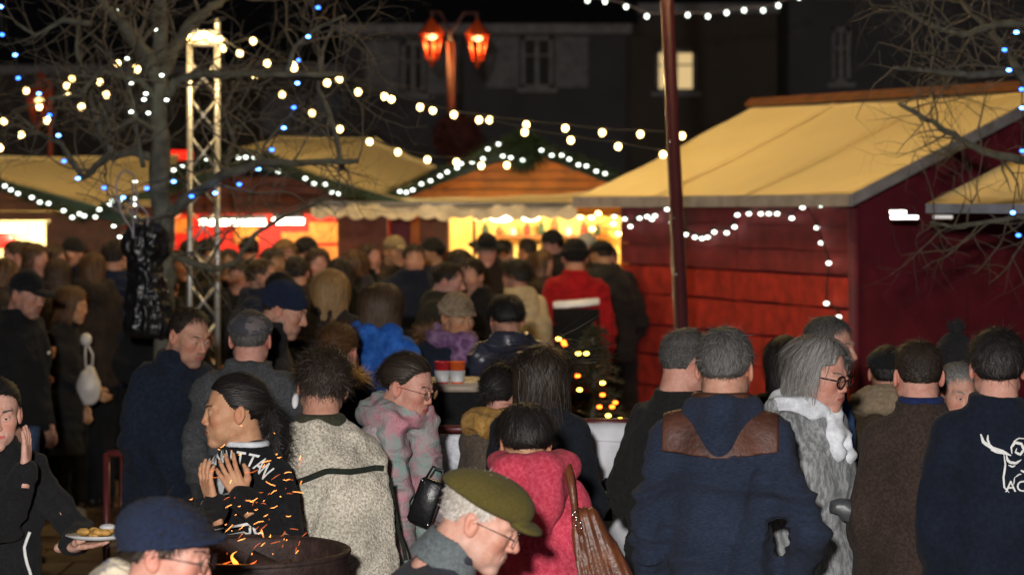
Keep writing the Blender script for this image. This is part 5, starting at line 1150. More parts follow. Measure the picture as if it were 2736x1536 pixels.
# 3 woman in navy knitted hat
r = person('woman with glasses and navy knitted brimmed hat at the bottom left', 452, 1326, 5.7, yaw=78, hp=10, lean=14, sex='f', lod=0, hs=1.0, skin_='pink', hair=('short', 'dark'), hair_kw=dict(length=.05), hat='cloche', hat_mat=C_knit, coat=F_('navy_rain_coat', (.02, .024, .04)), hem=-.15, arms=('pocket', 'pocket'), iris=1)
scarf(r, C_camo, R0=.085, r0=.045, z=.01, y=.012, wob=.03); glasses(r, .0195, .0015, drop=.004)
# 4 man in olive cap
r = person('elderly man in olive felt cap and glasses bending forward at the bottom centre', 1285, 1256, 6.3, yaw=82, hp=24, lean=36, sex='m', lod=0, skin_='old', hair=('crop', 'white'), hair_kw=dict(length=.018), hat='beret', hat_mat=C_beret, coat=C_coatdk, hem=-.18, bulk=1.12, arms=('front', 'front'), collar='none', iris=1, brow='greybrow', wr=(.016, (5, 5, 7)))
glasses(r, .018, .0013, drop=.006)
def cf(P):
    Q = (P-(r.NB+np.array([0, -.010, .012])).astype(np.float32))@rotx(.45).astype(np.float32); d = cone(Q, (0, 0, -.04), (0, -.01, .06), .098, .072); return smax(smax(np.maximum(d, -(d+.009)), Q[:, 2]-.055, .004), -Q[:, 2]-.03, .004)
V, F = mesh_sdf(cf, r.NB-.17, r.NB+.17, .006); mk('coat_collar', [(V, F, 0)], r.root, [C_collar])
# 5 tweed coat man
r = person('curly haired person in cream flecked fleece coat with green piping, from behind', 862, 938, 8.5, yaw=188, hp=14, hr=-6, lean=8, side_lean=9, sex='m', lod=0, skin_='man', hair=('curly', 'dark'), hair_kw=dict(length=.075, lift=.018, jit=.75), coat=C_tweed, hem=-.02, pad=.03, bulk=1.14, belly=1.15, arms=((.03, -.10, -.29), 'front'), collar='none', legs=M_dark, wr=(.018, (5, 5, 6)), shoulder=1.0)
S_ = r.S; NBz = r.NB[2]
def strap(pts, w_, mat, name, back=True, off=.006, fly=None):
    P = project(r, pts, back=back, off=off); T_ = np.gradient(P, axis=0); T_ /= np.linalg.norm(T_, axis=1)[:, None]; nn = np.tile([0, 1. if back else -1., 0], (len(P), 1)); sd = np.cross(T_, nn); sd /= np.linalg.norm(sd, axis=1)[:, None]
    V = np.concatenate([P-sd*w_/2, P+sd*w_/2, P-sd*w_/2+nn*.005, P+sd*w_/2+nn*.005]); n = len(P); F = []
    for i in range(n-1): F += [(2*n+i, 3*n+i, 3*n+i+1, 2*n+i+1), (i, 2*n+i, 2*n+i+1, i+1), (n+i, n+i+1, 3*n+i+1, 3*n+i)]
    return mk(name, [(V, np.array(F), 0)], r.root, [mat])
cg = F_('dark_green_piping', (.020, .026, .018))
strap([(-.17+.03*sin(t*3), NBz-.30-.0+.02*0) for t in []] or [(x, NBz-.155-.35*max(0, x-.07)**1.0*1.0-.12*max(0, -x-.1)) for x in np.linspace(-.13, .23, 22)], .020, cg, 'green_piping')
strap([(.235, z) for z in np.linspace(NBz-.22, NBz-.42, 10)], .016, cg, 'green_piping'); strap([(-.15-.05*t, NBz-.19-.27*t) for t in np.linspace(0, 1, 12)], .014, cg, 'green_piping')
V, F = mesh_sdf(lambda P: torus(P-(r.NB+np.array([0, .0, .006])).astype(np.float32), (0, 0, 0), .062, .026, 1.05, 1), r.NB-.14, r.NB+.14, .008); mk('coat_collar', [(V, F, 0)], r.root, [C_olive])
V, F = ball((0, 0, 0), 1, 12, 8, (.012, .008, .028)); mk('white_earpiece', [(r.H(V+np.array([.088, -.02, -.05])), F, 0)], r.root, [M_white_shoe])
# 6 pastel scarf woman
r = person('woman with glasses and long pastel speckled scarf in profile beside the fleece coat', 1092, 948, 9.0, yaw=66, hp=16, hr=0, lean=6, sex='f', lod=0, skin_='pink', hair=('pulled', 'dark'), coat=F_('pinkish_grey_coat', (.30, .24, .25), (.42, .35, .36), scale=90, bump=.7), hem=-.1, arms=('down', 'front'), collar='none', bulk=.9, shoulder=.85)
glasses(r, .019, .0011); NBp = r.NB
scarf(r, C_pastel, R0=.082, r0=.042, z=.0, ends=[((-.09, -.06, -.02), (-.13, -.10, -.60), .055, .06), ((.07, -.11, -.02), (.02, -.15, -.45), .05, .055)], wob=.03)
V, F = ball((0, 0, 0), .005, 8, 6); mk('earring', [(r.H(V+np.array([-.088, .004, -.036])), F, 0)], r.root, [M_metal])
hb = empty('handbag', D(1072, 1262, 8.75), RAD(-20), 'black leather handbag hanging below the pastel scarf', 'handbag'); V, F = bevbox(-.045, .045, -.025, .025, -.085, .085, .010); mk('bag_body', [(V, F, 0)], hb, [M_blackshine]); V, F = tube([(-.03, 0, .08), (-.02, 0, .13), (.02, 0, .13), (.035, 0, .08)], .005, 6); mk('handle', [(V, F, 0)], hb, [M_blackshine])
for x in (-.036, .038): V, F = ball((x, -.027, .075 if x < 0 else -.07), .006, 8, 6); mk('stud', [(V, F, 0)], hb, [M_metal])
hb.rotation_euler = (0, RAD(20), RAD(-10))
# 7 pink coat woman
r = person('woman in raspberry pink wool coat with hood and a brown shoulder bag', 1400, 1082, 7.6, yaw=-162, hy=0, hp=17, lean=5, side_lean=9, sex='f', lod=0, skin_='tan', hair=('messy', 'black'), hair_kw=dict(length=.075, lift=.014, jit=.3), coat=C_pink, hem=-.2, pad=.026, bulk=1.1, arms=('relax', 'front'), collar='stand', wr=(.011, (5, 5, 8)))
big_hood(r, C_pink, .025, 1.12)
rp = r; S_ = r.S; NBz = r.NB[2]
sh = r.root.matrix_basis if False else None
def wpt(r, v): return Matrix.Translation(r.root.location) @ Matrix.Rotation(r.root.rotation_euler.z, 4, 'Z') @ Vector(v)
bag = empty('shoulder_bag', D(1500, 1412, 7.45), 0, 'tan brown leather shoulder bag hanging beside the pink coat', 'handbag')
def bf(P): d = cone(P, (0, 0, .13), (.0, 0, -.12), .045, .125); return smax(smax(d, np.abs(P[:, 1])-.05, .03), -(P[:, 2]+.17), .03)
V, F = mesh_sdf(bf, (-.2, -.12, -.25), (.2, .12, .25), .007); V = V+vnormals(V, F)*((.5-np.abs(vnoise(np.stack([V[:, 0]/(.55-V[:, 2]), V[:, 1], V[:, 2]*.15], 1), (38, 5, 5)))*4)*.007)[:, None]; V = V@roty(-.25).T; mk('bag_body', [(V, F, 0)], bag, [C_leather])
q = [D(x, y, d_)-bag.location for x, y, d_ in ((1420, 1150, 7.50), (1432, 1190, 7.42), (1440, 1235, 7.39), (1446, 1285, 7.39), (1456, 1325, 7.41), (1468, 1352, 7.43))]
t_ = tube(q, [.016, .015, .012, .010, .010, .012], 8); mk('strap', [(t_[0]*np.array([1, 1, 1]), t_[1], 0)], bag, [C_leather])
for k in range(7): q0 = q[3].lerp(q[4], k/6)+Vector((rnd.uniform(-.01, .01), -.018, 0)); V, F = ball(q0, .006, 8, 6); mk('chain_link', [(V, F, 0)], bag, [M_metal])
# 8 dark curly long hair behind
r = person('person with long dark brown curly hair behind the pink coat', 1448, 925, 9.3, yaw=178, hp=4, sex='f', lod=0, hair=('long', 'dark'), hair_kw=dict(length=.30, lift=.022, jit=.30, cap=.014, w=.0024), coat=F_('black_navy_jacket', (.010, .012, .018)), pad=.03, hem=-.12, bulk=1.0, arms=('relax', 'relax'), collar='none')
# 9 mustard scarf
r = person('woman with dark bun, mustard scarf and taupe wool coat facing away', 1346, 972, 9.7, yaw=150, hp=6, sex='f', lod=0, hair=('pulled', 'black'), skin_='pink', coat=C_taupe, hem=-.25, pad=.02, arms=('relax', 'front'), collar='none', bulk=.9, shoulder=.88)
scarf(r, C_must, R0=.085, r0=.045, wob=.03)
# 10 navy jacket, leather yoke
r = person('stout man in navy jacket with brown leather shoulder yoke seen from behind', 1938, 874, 7.8, yaw=172, hy=-8, hp=4, sex='m', lod=0, hs=1.08, skin_='man', hair=('short', 'salt'), hair_kw=dict(length=.036, lift=.007), coat=C_navyq, hem=-.10, pad=.024, bulk=1.05, belly=1.1, arms=((.04, -.05, -.27), (.03, -.05, -.30)), collar='stand', wr=(.018, (3.0, 3.0, 15)), shoulder=1.05, legs=M_denim)
S_ = r.S; NBz = r.NB[2]; r10 = r
def yoke(P): return np.maximum(np.maximum(-(P[:, 2]-(NBz-.135+.02*np.abs(P[:, 0])/.2)), np.abs(P[:, 0])-.185), -P[:, 1]+.01)
V, F = patch(r, 'y', yoke, (-.3, -.1, NBz-.25), (.3, .3, NBz+.06), .007, None, off=.014); mk('leather_yoke', [(V, F, 0)], r.root, [C_yoke])
big_hood(r, C_navyq, .0, 1.0)
V, F = mesh_sdf(lambda P: torus(P-(r.NB+np.array([0, -.008, .035])).astype(np.float32), (0, 0, 0), .068, .020, 1.02, 1), r.NB-.14, r.NB+.16, .007); mk('inner_collar', [(V, F, 0)], r.root, [M_navy])
# 11 man behind him
r = person('short haired man in black jacket half hidden by the leather yoke man', 1838, 876, 8.9, yaw=122, hp=4, sex='m', lod=0, hs=1.06, skin_='pink', hair=('fade', 'salt'), coat=F_('black_jacket', (.012, .012, .012)), pad=.025, bulk=1.12, hem=-.06, arms=('relax', 'pocket'))
# 12 grey bob
r = person('grey bobbed woman with round black glasses, white scarf and light grey coat', 2192, 905, 8.6, yaw=52, hp=10, sex='f', lod=0, hs=1.05, skin_='pink', hair=('bob', 'grey'), hair_kw=dict(length=.135, part=.6, lift=.026, jit=.16), coat=C_greyw, hem=-.3, pad=.055, bulk=1.22, arms=('down', 'pocket'), collar='hood', wr=(.016, (7, 7, 4)), brow='greybrow')
glasses(r, .0215, .0027, mat=M_frame, sx=1.06); scarf(r, C_white, R0=.082, r0=.036, z=.012, ends=[((.0, -.13, -.02), (.03, -.16, -.16), .022, .04), ((0, -.13, -.02), (-.05, -.16, -.13), .02, .035)], wob=.03)
# 13 grey man behind her
r = person('grey haired man in dark jacket and blue shirt behind the woman with round glasses', 2218, 845, 10.0, yaw=62, hp=6, sex='m', lod=0, skin_='old', hair=('short', 'salt'), hair_kw=dict(length=.03), coat=F_('dark_navy_jacket', (.008, .011, .02)), pad=.03, bulk=1.15, hem=-.08, arms=('pocket', 'pocket'), collar='none', brow='greybrow')
V, F = patch(r, 's', lambda P: np.maximum(np.abs(P[:, 0]+.01)-.045, P[:, 1]), (-.1, -.3, r.NB[2]-.45), (.1, .0, r.NB[2]+.05), .009, None, off=.006); mk('blue_shirt', [(V, F, 0)], r.root, [F_('blue_shirt_cloth', (.05, .12, .30))])
scarf(r, F_('dark_leather_gloves', (.012, .014, .016)), R0=.078, r0=.030, z=.0, name='dark_scarf')
# 14 brown coat man
r = person('young man with fading haircut in dark brown wool coat seen from behind', 2452, 908, 8.5, yaw=183, hp=2, sex='m', lod=0, skin_='pink', hair=('fade', 'dark'), hair_kw=dict(length=.013, dens=1.3), coat=C_brown, hem=-.3, pad=.025, bulk=1.05, arms=('front', 'relax'), collar='stand', wr=(.012, (6, 6, 4)), shoulder=1.05)
V, F = mesh_sdf(lambda P: torus(P-(r.NB+np.array([0, -.004, .052])).astype(np.float32), (0, 0, 0), .066, .014, 1.02, 1), r.NB-.14, r.NB+.16, .006); mk('shirt_collar', [(V, F, 0)], r.root, [F_('blue_collar', (.012, .022, .085))])
hb2 = empty('clutch_bag', D(2142, 1284, 8.42), RAD(10), 'shiny grey clutch bag under the arm of the brown coat man', 'handbag'); V, F = mesh_sdf(lambda P: ell(P, (0, 0, 0), (.085, .045, .04)), (-.2, -.1, -.1), (.2, .1, .1), .008); V = V+vnormals(V, F)*((.5-np.abs(vnoise(V, (20, 20, 30)))*4)*.007)[:, None]; mk('bag_body', [(V@roty(.25).T, F, 0)], hb2, [plain('grey_vinyl', (.07, .075, .08), .4, var=.2)])
# 15 navy vest with deer
r = person('dark haired man in midnight blue jacket with white stag emblem at the right edge', 2664, 878, 8.0, yaw=178, hy=-4, sex='m', lod=0, hs=1.05, skin_='pink', hair=('messy', 'black'), hair_kw=dict(length=.045, lift=.010, jit=.4), coat=C_vest, hem=-.06, pad=.024, bulk=1.08, arms=('relax', 'relax'), collar='stand', wr=(.011, (5, 5, 7)), shoulder=1.06)
NBz = r.NB[2]; k_ = 8.0/FPX*1.0621
def lp_(px, py): return (-(px-2532)*k_, NBz-.0-(py-972)*k_+.02)      # back: picture right is body left... mirrored
def stroke(pts, w_):
    Q = np.array([lp_(*p) for p in pts]); Q2 = []
    for i in range(len(Q)-1):
        for t in (0, .34, .67): Q2.append(Q[i]*(1-t)+Q[i+1]*t)
    Q2.append(Q[-1]); Q = np.array(Q2); T_ = np.gradient(Q, axis=0); T_ /= np.linalg.norm(T_, axis=1)[:, None]+1e-9; nn = np.stack([-T_[:, 1], T_[:, 0]], 1); n = len(Q); ww = (np.interp(np.linspace(0, 1, n), [0, .3, .8, 1], [.35, 1, .8, .2])*w_/2*k_)[:, None]
    V = project(r, np.concatenate([Q-nn*ww, Q+nn*ww]), back=True, off=.0035); F = np.array([(i, i+1, n+i+1, n+i) for i in range(n-1)]); return (V, F, 0)
st = [([(2476, 1040), (2480, 1058), (2500, 1072), (2525, 1080), (2545, 1090)], 9), ([(2492, 1041), (2490, 1052), (2494, 1064), (2504, 1072)], 5), ([(2545, 1090), (2530, 1084), (2512, 1082), (2495, 1076)], 6), ([(2527, 1085), (2529, 1110), (2524, 1140), (2526, 1165), (2538, 1178)], 5), ([(2533, 1088), (2535, 1100), (2541, 1106), (2556, 1108), (2570, 1100)], 7),
      ([(2547, 1085), (2546, 1070), (2556, 1058), (2572, 1062), (2578, 1076), (2568, 1088), (2556, 1082), (2560, 1072)], 7), ([(2552, 1056), (2566, 1048), (2584, 1050)], 3), ([(2536, 1112), (2546, 1116), (2554, 1113)], 4), ([(2566, 1124), (2576, 1128), (2586, 1120)], 5), ([(2551, 1140), (2549, 1160)], 3), ([(2551, 1141), (2562, 1133), (2568, 1132)], 3),
      ([(2578, 1090), (2596, 1084), (2618, 1080), (2640, 1060), (2645, 1042)], 9), ([(2618, 1080), (2630, 1066), (2628, 1048)], 5), ([(2600, 1090), (2603, 1115), (2598, 1145), (2602, 1170)], 5)]
prints = [stroke(*q) for q in st]
V2, F2 = text_poly('ACCA', .052, .001); V2[:, 0] *= -1; V2, F2 = subdiv_tris(V2, F2, .02); c0 = lp_(2583, 1176); prints.append((project(r, V2+np.array(c0), back=True, off=.0035), F2[:, ::-1], 0)); mk('stag_emblem', prints, r.root, [M_print])
# 16-19 people behind the right group
person('woman with short grey hair peeping between brown coat and stag jacket', 2563, 968, 9.2, yaw=12, hp=8, sex='f', lod=0, skin_='old', hair=('short', 'grey'), hair_kw=dict(length=.024), coat=C_teal, brow='greybrow', arms=('pocket', 'pocket'))
person('woman with long black hair against the red planks', 2098, 898, 10.8, yaw=186, sex='f', lod=1, hair=('long', 'black'), coat=M_black, arms=('relax', 'relax'))
r = person('person in black beret and beige scarf beside the brown coat', 2372, 915, 10.3, yaw=175, sex='f', lod=1, hair=('short', 'black'), hat='flatcap', hat_mat=M_black, coat=C_teal, arms=('pocket', 'pocket'))
scarf(r, C_beige, R0=.1, r0=.05)
person('person in charcoal bobble hat and brown coat behind the stag jacket', 2548, 893, 10.5, yaw=190, sex='f', lod=1, hair=('short', 'dark'), hat='pom', hat_mat=M_dark, coat=F_('muted_brown_coat', (.05, .03, .022)), arms=('pocket', 'pocket'))

# -- middle distance -------------------------------------------------------------------------------
r = person('man in charcoal grey wool coat and patchwork cap seen from behind', 670, 820, 10.4, yaw=176, sex='m', lod=0, hs=1.05, skin_='pink', hair=('crop', 'salt'), hat='flatcap', hat_mat=F_('grey_patchwork_cap', (.05, .05, .06), (.14, .12, .12), scale=14, fac=(.48, .53)), coat=C_greym, hem=-.2, pad=.035, bulk=1.2, arms=('relax', 'relax'), shoulder=1.15)
r = person('man in navy beanie looking down in profile behind the grey coat', 762, 752, 11.6, yaw=82, hp=20, sex='m', lod=0, hs=1.05, skin_='man', hair=('crop', 'dark'), hat='beanie', hat_mat=C_knit, coat=F_('dark_padded_jacket', (.018, .016, .016)), hem=-.08, pad=.03, bulk=1.1, arms=('pocket', 'pocket'), lean=6)
r = person('frowning man with receding hair in navy jacket left of the grey coat', 505, 822, 10.9, yaw=48, hp=18, lean=6, sex='m', lod=0, hs=1.05, skin_='man', hair=('fade', 'dark'), hair_kw=dict(recede=.10), coat=F_('deep_navy_coat', (.006, .010, .020), (.011, .017, .032)), hem=-.2, pad=.03, bulk=1.2, arms=('relax', 'pocket'), shoulder=1.1)
r = person('man in black cap and black jacket with jeans at the left', 72, 722, 14.2, yaw=62, hp=12, sex='m', lod=1, hs=1.08, skin_='man', hair=('crop', 'salt'), hat='baseball', hat_mat=M_black, coat=M_black, pad=.03, bulk=1.2, legs=F_('washed_blue_denim', (.07, .11, .20)), arms=('relax', 'relax'))
V, F = patch(r, 'b', lambda P: np.maximum(np.abs(P[:, 0]-.12)-.025, np.abs(P[:, 2]-(r.NB[2]-.22))-.012), (.0, -.4, r.NB[2]-.3), (.3, 0, r.NB[2]-.1), .008, None, off=.006); mk('badge', [(V, F, 0)], r.root, [M_print])
r = person('woman with auburn hair and black coat carrying a white carrier bag', 196, 768, 16.3, yaw=80, hp=12, sex='f', lod=1, skin_='tan', hair=('bob', 'auburn'), hair_kw=dict(lift=.03), coat=M_black, hem=-.25, arms=('low', 'relax'), shoes=M_white_shoe)
cb = empty('carrier_bag', D(224, 968, 16.0), 0, 'white plastic carrier bag hanging from a hand at the left', 'bag')
V, F = mesh_sdf(lambda P: smin(ell(P, (0, 0, -.02), (.082, .06, .12)), cone(P, (0, 0, .08), (.0, 0, .12), .045, .02), .04), (-.15, -.12, -.2), (.15, .12, .2), .01); V = V+vnormals(V, F)*((.5-np.abs(vnoise(V, (14, 14, 9)))*4)*.014)[:, None]; mk('bag_body', [(V, F, 0)], cb, [plain('white_plastic', (.55, .52, .5), .45, var=.15)])
V, F = mesh_sdf(lambda P: ell(P, (-.02, 0, .30), (.04, .03, .045)), (-.1, -.1, .2), (.1, .1, .4), .01); mk('knot', [(V, F, 0)], cb, [plain('white_plastic', (.55, .52, .5), .45)])
for s in (-1, 1): V, F = tube([(s*.02, 0, .10), (s*.025, 0, .2), (-.02, 0, .29)], .008, 6); mk('bag_handle', [(V, F, 0)], cb, [plain('white_plastic', (.55, .52, .5), .45)])
r = person('tall person in navy jacket with back turned behind the tree', 305, 640, 17.0, yaw=170, sex='m', lod=1, hair=('crop', 'dark'), coat=F_('dim_navy_jacket', (.008, .014, .04)), pad=.045, bulk=1.3, hem=-.08, arms=('relax', 'low'), hs=1.05, shoulder=1.2)
r = person('person with long honey blonde hair seen from behind in the crowd', 882, 722, 13.6, yaw=182, sex='f', lod=1, hair=('long', 'blonde'), hair_kw=dict(length=.36, lift=.03, cap=.016, dens=1.6), coat=M_dark, pad=.03, arms=('relax', 'relax'))
r = person('woman with auburn hair in mustard fur trimmed parka turned away', 908, 868, 10.9, yaw=165, hp=14, sex='f', lod=0, skin_='pink', hair=('pulled', 'auburn'), hair_kw=dict(lift=.012, jit=.2), coat=F_('navy_parka', (.012, .016, .04)), pad=.03, collar='furhood', collar_mat=hairmat('mustard_fur', (.24, .11, .02), (.60, .33, .08), .7), arms=('pocket', 'front'))
r = person('brown haired person in bright blue hooded jacket seen from behind', 1020, 762, 11.8, yaw=162, hp=6, sex='f', lod=0, hair=('long', 'brown'), hair_kw=dict(length=.16, lift=.03, cap=.016), coat=C_blue, pad=.03, bulk=1.15, hem=-.12, collar='hood', arms=('relax', 'relax'), wr=(.018, (6, 6, 9)))
bp = empty('backpack_strap', (0, 0, 0)); bpy.data.objects.remove(bp)
r = person('woman in beige beanie and lilac scarf with brown fur collar', 1222, 782, 12.6, yaw=38, hp=14, sex='f', lod=0, skin_='tan', hair=('short', 'brown'), hat='beanie', hat_mat=C_beige, coat=F_('navy_long_coat', (.012, .016, .03)), pad=.03, collar='furhood', collar_mat=HM['auburn'], arms=('front', 'low'))
scarf(r, C_lilac, R0=.088, r0=.042, ends=[((.0, -.12, -.02), (.02, -.17, -.36), .06, .07)], wob=.03)
r = person('dark haired person in shiny navy puffer leaning over a table', 1352, 792, 12.0, yaw=-165, hp=18, lean=18, sex='f', lod=0, hair=('short', 'black'), hair_kw=dict(length=.055, lift=.02), coat=C_shiny, pad=.045, bulk=1.15, hem=-.08, arms=('front', 'front'), wr=(.020, (3, 3, 14)), side_lean=4)
r = person('rescue worker in red and black jacket with white reflective band', 1536, 636, 17.0, yaw=182, sex='m', lod=1, hair=('crop', 'dark'), hat='beanie', hat_mat=M_black, coat=C_red, pad=.03, bulk=1.06, hem=-.1, arms=('relax', 'relax'), shoulder=1.0, legs=M_black, hs=1.05)
NBz = r.NB[2]
V, F = patch(r, 'b', lambda P: np.maximum(np.maximum(np.abs(P[:, 2]-(NBz-.175-.08*P[:, 0]))-.027, np.abs(P[:, 0])-.165), -P[:, 1]), (-.3, -.0, NBz-.35), (.3, .4, NBz-.1), .012, None, off=.012); mk('reflective_band', [(V, F, 0)], r.root, [plain('reflective_tape', (.97, .97, .97), .4, 0, var=.01, spec=1)])
V, F = patch(r, 'b', lambda P: np.maximum(np.maximum(P[:, 2]-(NBz-.205), np.abs(P[:, 0])-.165), -P[:, 1]-.02), (-.3, -.1, NBz-.75), (.3, .4, NBz-.1), .014, None, off=.006); mk('black_back_panel', [(V, F, 0)], r.root, [M_black])
fb = empty('x', (0, 0, 0)); bpy.data.objects.remove(fb)
RW = r; mats_glow = None
r = person('dark haired person in cream fleece jacket near the stall queue', 1378, 692, 16.8, yaw=-130, sex='f', lod=1, hair=('short', 'black'), hair_kw=dict(length=.06, lift=.02), coat=C_cream, pad=.04, bulk=1.1, arms=('relax', 'relax'), lean=8)

# -- far crowd -------------------------------------------------------------------------------------
dk = [M_black, M_dark, M_brownt, M_navy, C_teal, C_taupe, C_coatdk, F_('dark_olive_parka', (.028, .026, .016))]
far = [  # px, top, d, yaw, sex, hair, colour, hat, hatmat, coat, label
 (1300, 626, 18.4, 10, 'm', 'short', 'dark', 'brim', M_black, dk[2], 'man in dark brimmed hat facing us before the yellow stall'),
 (1346, 640, 20.6, 170, 'm', 'short', 'black', None, None, dk[0], 'dark head just right of the brimmed hat man'),
 (1408, 636, 21.0, 185, 'm', 'short', 'dark', None, None, dk[3], 'small distant head in front of the yellow stall counter'),
 (1474, 616, 20.4, 178, 'm', 'crop', 'dark', 'brim', M_black, dk[0], 'silhouette with brimmed hat against the yellow stall'),
 (1571, 622, 20.8, 160, 'f', 'short', 'grey', 'beanie', F_('pale_grey_beanie', (.42, .42, .38)), dk[5], 'person in pale grey beanie right of the red jacket'),
 (1606, 638, 18.8, 200, 'm', 'crop', 'dark', 'flatcap', M_black, dk[1], 'man in black cap at the end of the red plank wall'),
 (1230, 668, 17.6, 175, 'f', 'bob', 'dark', None, None, dk[6], 'dark bobbed head left of the brimmed hat man'),
 (1256, 690, 15.8, 180, 'm', 'short', 'dark', None, None, M_black, 'broad black jacket with dark hair in mid crowd'),
 (1056, 628, 19.0, 40, 'm', 'short', 'blonde', 'baseball', F_('fair_cap', (.25, .19, .11)), dk[2], 'person in fair peaked cap beside the maroon panel'),
 (988, 650, 18.6, 70, 'm', 'crop', 'brown', None, None, dk[0], 'balding man in profile beside the fair peaked cap'),
 (1106, 652, 17.0, 15, 'm', 'short', 'dark', None, None, dk[3], 'man with flushed face looking towards us in the crowd'),
 (1150, 634, 19.8, 180, 'm', 'crop', 'dark', 'beanie', M_black, M_navy, 'tall navy figure in black beanie right of the flushed face'),
 (1200, 702, 15.0, 195, 'm', 'short', 'dark', None, None, dk[7], 'hunched dark olive parka behind the beige beanie'),
 (1430, 672, 19.6, 200, 'f', 'short', 'brown', None, None, dk[4], 'brown jacket between cream fleece and red jacket'),
 (1452, 670, 19.2, 170, 'f', 'bob', 'auburn', None, None, dk[2], 'auburn bob partly behind the red rescue jacket'),
 (1622, 655, 19.0, 190, 'm', 'short', 'dark', None, None, dk[1], 'slim dark figure against the corner of the red planks'),
 (792, 682, 15.6, 180, 'm', 'crop', 'dark', None, None, dk[2], 'close cropped head below the right fluorescent tube'),
 (848, 664, 17.0, 20, 'f', 'bob', 'brown', None, None, dk[5], 'brown bobbed woman facing us before the red stall'),
 (905, 690, 15.6, 175, 'f', 'long', 'dark', None, None, dk[0], 'long dark hair behind the honey blonde head'),
 (944, 668, 17.6, 200, 'f', 'bob', 'auburn', None, None, dk[6], 'auburn bob in front of the maroon stall side'),
 (728, 662, 17.8, 170, 'm', 'short', 'brown', None, None, dk[4], 'brown haired back of head under the fluorescent tubes'),
 (664, 632, 19.6, 185, 'm', 'short', 'dark', None, None, dk[1], 'dark head touching the red glow of the stall'),
 (702, 690, 15.6, 180, 'm', 'short', 'brown', None, None, dk[3], 'navy back right of the truss tower'),
 (610, 664, 17.6, 190, 'm', 'short', 'dark', None, None, dk[0], 'black back directly beside the truss tower'),
 (762, 640, 19.4, 30, 'f', 'long', 'blonde', None, None, dk[5], 'blonde woman facing us before the red wall'),
 (820, 632, 20.0, 190, 'm', 'short', 'dark', 'beanie', M_dark, dk[2], 'dark beanie right before the red poster wall'),
 (746, 726, 13.4, 182, 'f', 'short', 'black', None, None, M_black, 'large black hood shape just above the navy beanie'),
 (40, 642, 18.4, 180, 'm', 'short', 'brown', None, None, dk[4], 'brown haired head before the bright left stall'),
 (98, 652, 17.6, 170, 'f', 'bob', 'auburn', None, None, dk[5], 'auburn bob before the bright left stall'),
 (70, 640, 19.6, 200, 'm', 'crop', 'dark', 'flatcap', M_black, dk[2], 'black cap silhouette on the bright left stall'),
 (146, 656, 18.2, 150, 'f', 'long', 'brown', None, None, F_('olive_tan_coat', (.10, .075, .035)), 'long brown hair and tan coat at left'),
 (192, 634, 19.4, 185, 'm', 'crop', 'dark', 'beanie', M_black, dk[3], 'dark beanie in front of the red side panel'),
 (246, 676, 16.8, 200, 'f', 'bob', 'auburn', None, None, dk[2], 'dark brown coat left of the tree bundle'),
 (14, 690, 15.8, 190, 'f', 'long', 'auburn', None, None, dk[2], 'auburn long hair cut by the left edge'),
 (150, 690, 17.6, 185, 'f', 'bob', 'brown', None, None, C_taupe, 'taupe coat just behind the auburn woman with the bag'),
 (322, 660, 18.6, 60, 'm', 'crop', 'dark', None, None, dk[0], 'dark face beside the black wrapped bundle'),
 (470, 668, 17.0, 180, 'm', 'short', 'dark', None, None, dk[1], 'dark head right of the tree trunk'),
 (508, 640, 19.2, 170, 'f', 'bob', 'dark', None, None, dk[7], 'bobbed head left inside the truss tower'),
 (560, 636, 19.8, 190, 'm', 'short', 'black', None, None, dk[6], 'black head right inside the truss tower'),
 (640, 700, 17.2, 185, 'm', 'short', 'dark', None, None, M_black, 'black back right behind the truss uprights'),
 (446, 720, 15.2, 175, 'f', 'short', 'black', None, None, M_black, 'black back between tree trunk and truss tower'),
]
for i, (px, top, d, yaw, sex, hst, hcol, hat, hm, coat, lab) in enumerate(far):
    if 140 < yaw < 215: yaw += (0, -70, 40, 100, -112, 20, -85, 150)[i % 8]
    person(lab, px, top, d, yaw=yaw, hp=rnd.uniform(-2, 14), sex=sex, lod=2 if d > 15 else 1, skin_=('pink', 'man', 'tan')[i % 3] if sex == 'm' else 'pink', hair=(hst, hcol), hat=hat, hat_mat=hm, coat=coat, pad=.035, bulk=rnd.uniform(1.05, 1.25), hem=rnd.choice([-.06, -.12, -.25]), arms=(rnd.choice(['relax', 'pocket', 'front']), rnd.choice(['relax', 'pocket', 'low'])), collar=rnd.choice(['stand', 'hood', 'stand']), group=GR, hs=(.97 if sex == 'm' else .92)*rnd.uniform(.96, 1.04), seed=i*13+5, shoulder=1.08)
# ------------------------------------------------------------------ barrier banners, table, fir tree, brazier
M_bshiny = plain('barrier_maroon_paint', (.10, .018, .018), .4, var=.2)
def barrier(label, x0, x1, ytop, d, mesh_mat=None):
    a = D(x0, ytop, d); b = D(x1, ytop, d); c = (a+b)/2; t = empty('crowd_barrier', (c.x, c.y, 0), 0, label, 'barrier', 'maroon crowd barriers'); w_ = (b.x-a.x)/2; h_ = a.z
    for z_, r_ in ((h_, .018), (.2, .014)): V, F = tube([(-w_, 0, z_), (w_, 0, z_)], r_, 10); mk('rail', [(V, F, 0)], t, [M_bshiny])
    for s in (-1, 1): V, F = tube([(s*w_, 0, h_), (s*w_, 0, .02)], .018, 10); mk('post', [(V, F, 0)], t, [M_bshiny]); V, F = tube([(s*w_*.9, -.25, .01), (s*w_*.9, .25, .01)], .014, 8); mk('foot', [(V, F, 0)], t, [M_bshiny])
    n = max(3, int(w_*2/.12))
    for k in range(1, n): x = -w_+2*w_*k/n; V, F = tube([(x, 0, .2), (x, 0, h_)], .007, 6); mk('bar', [(V, F, 0)], t, [M_bshiny])
    return t
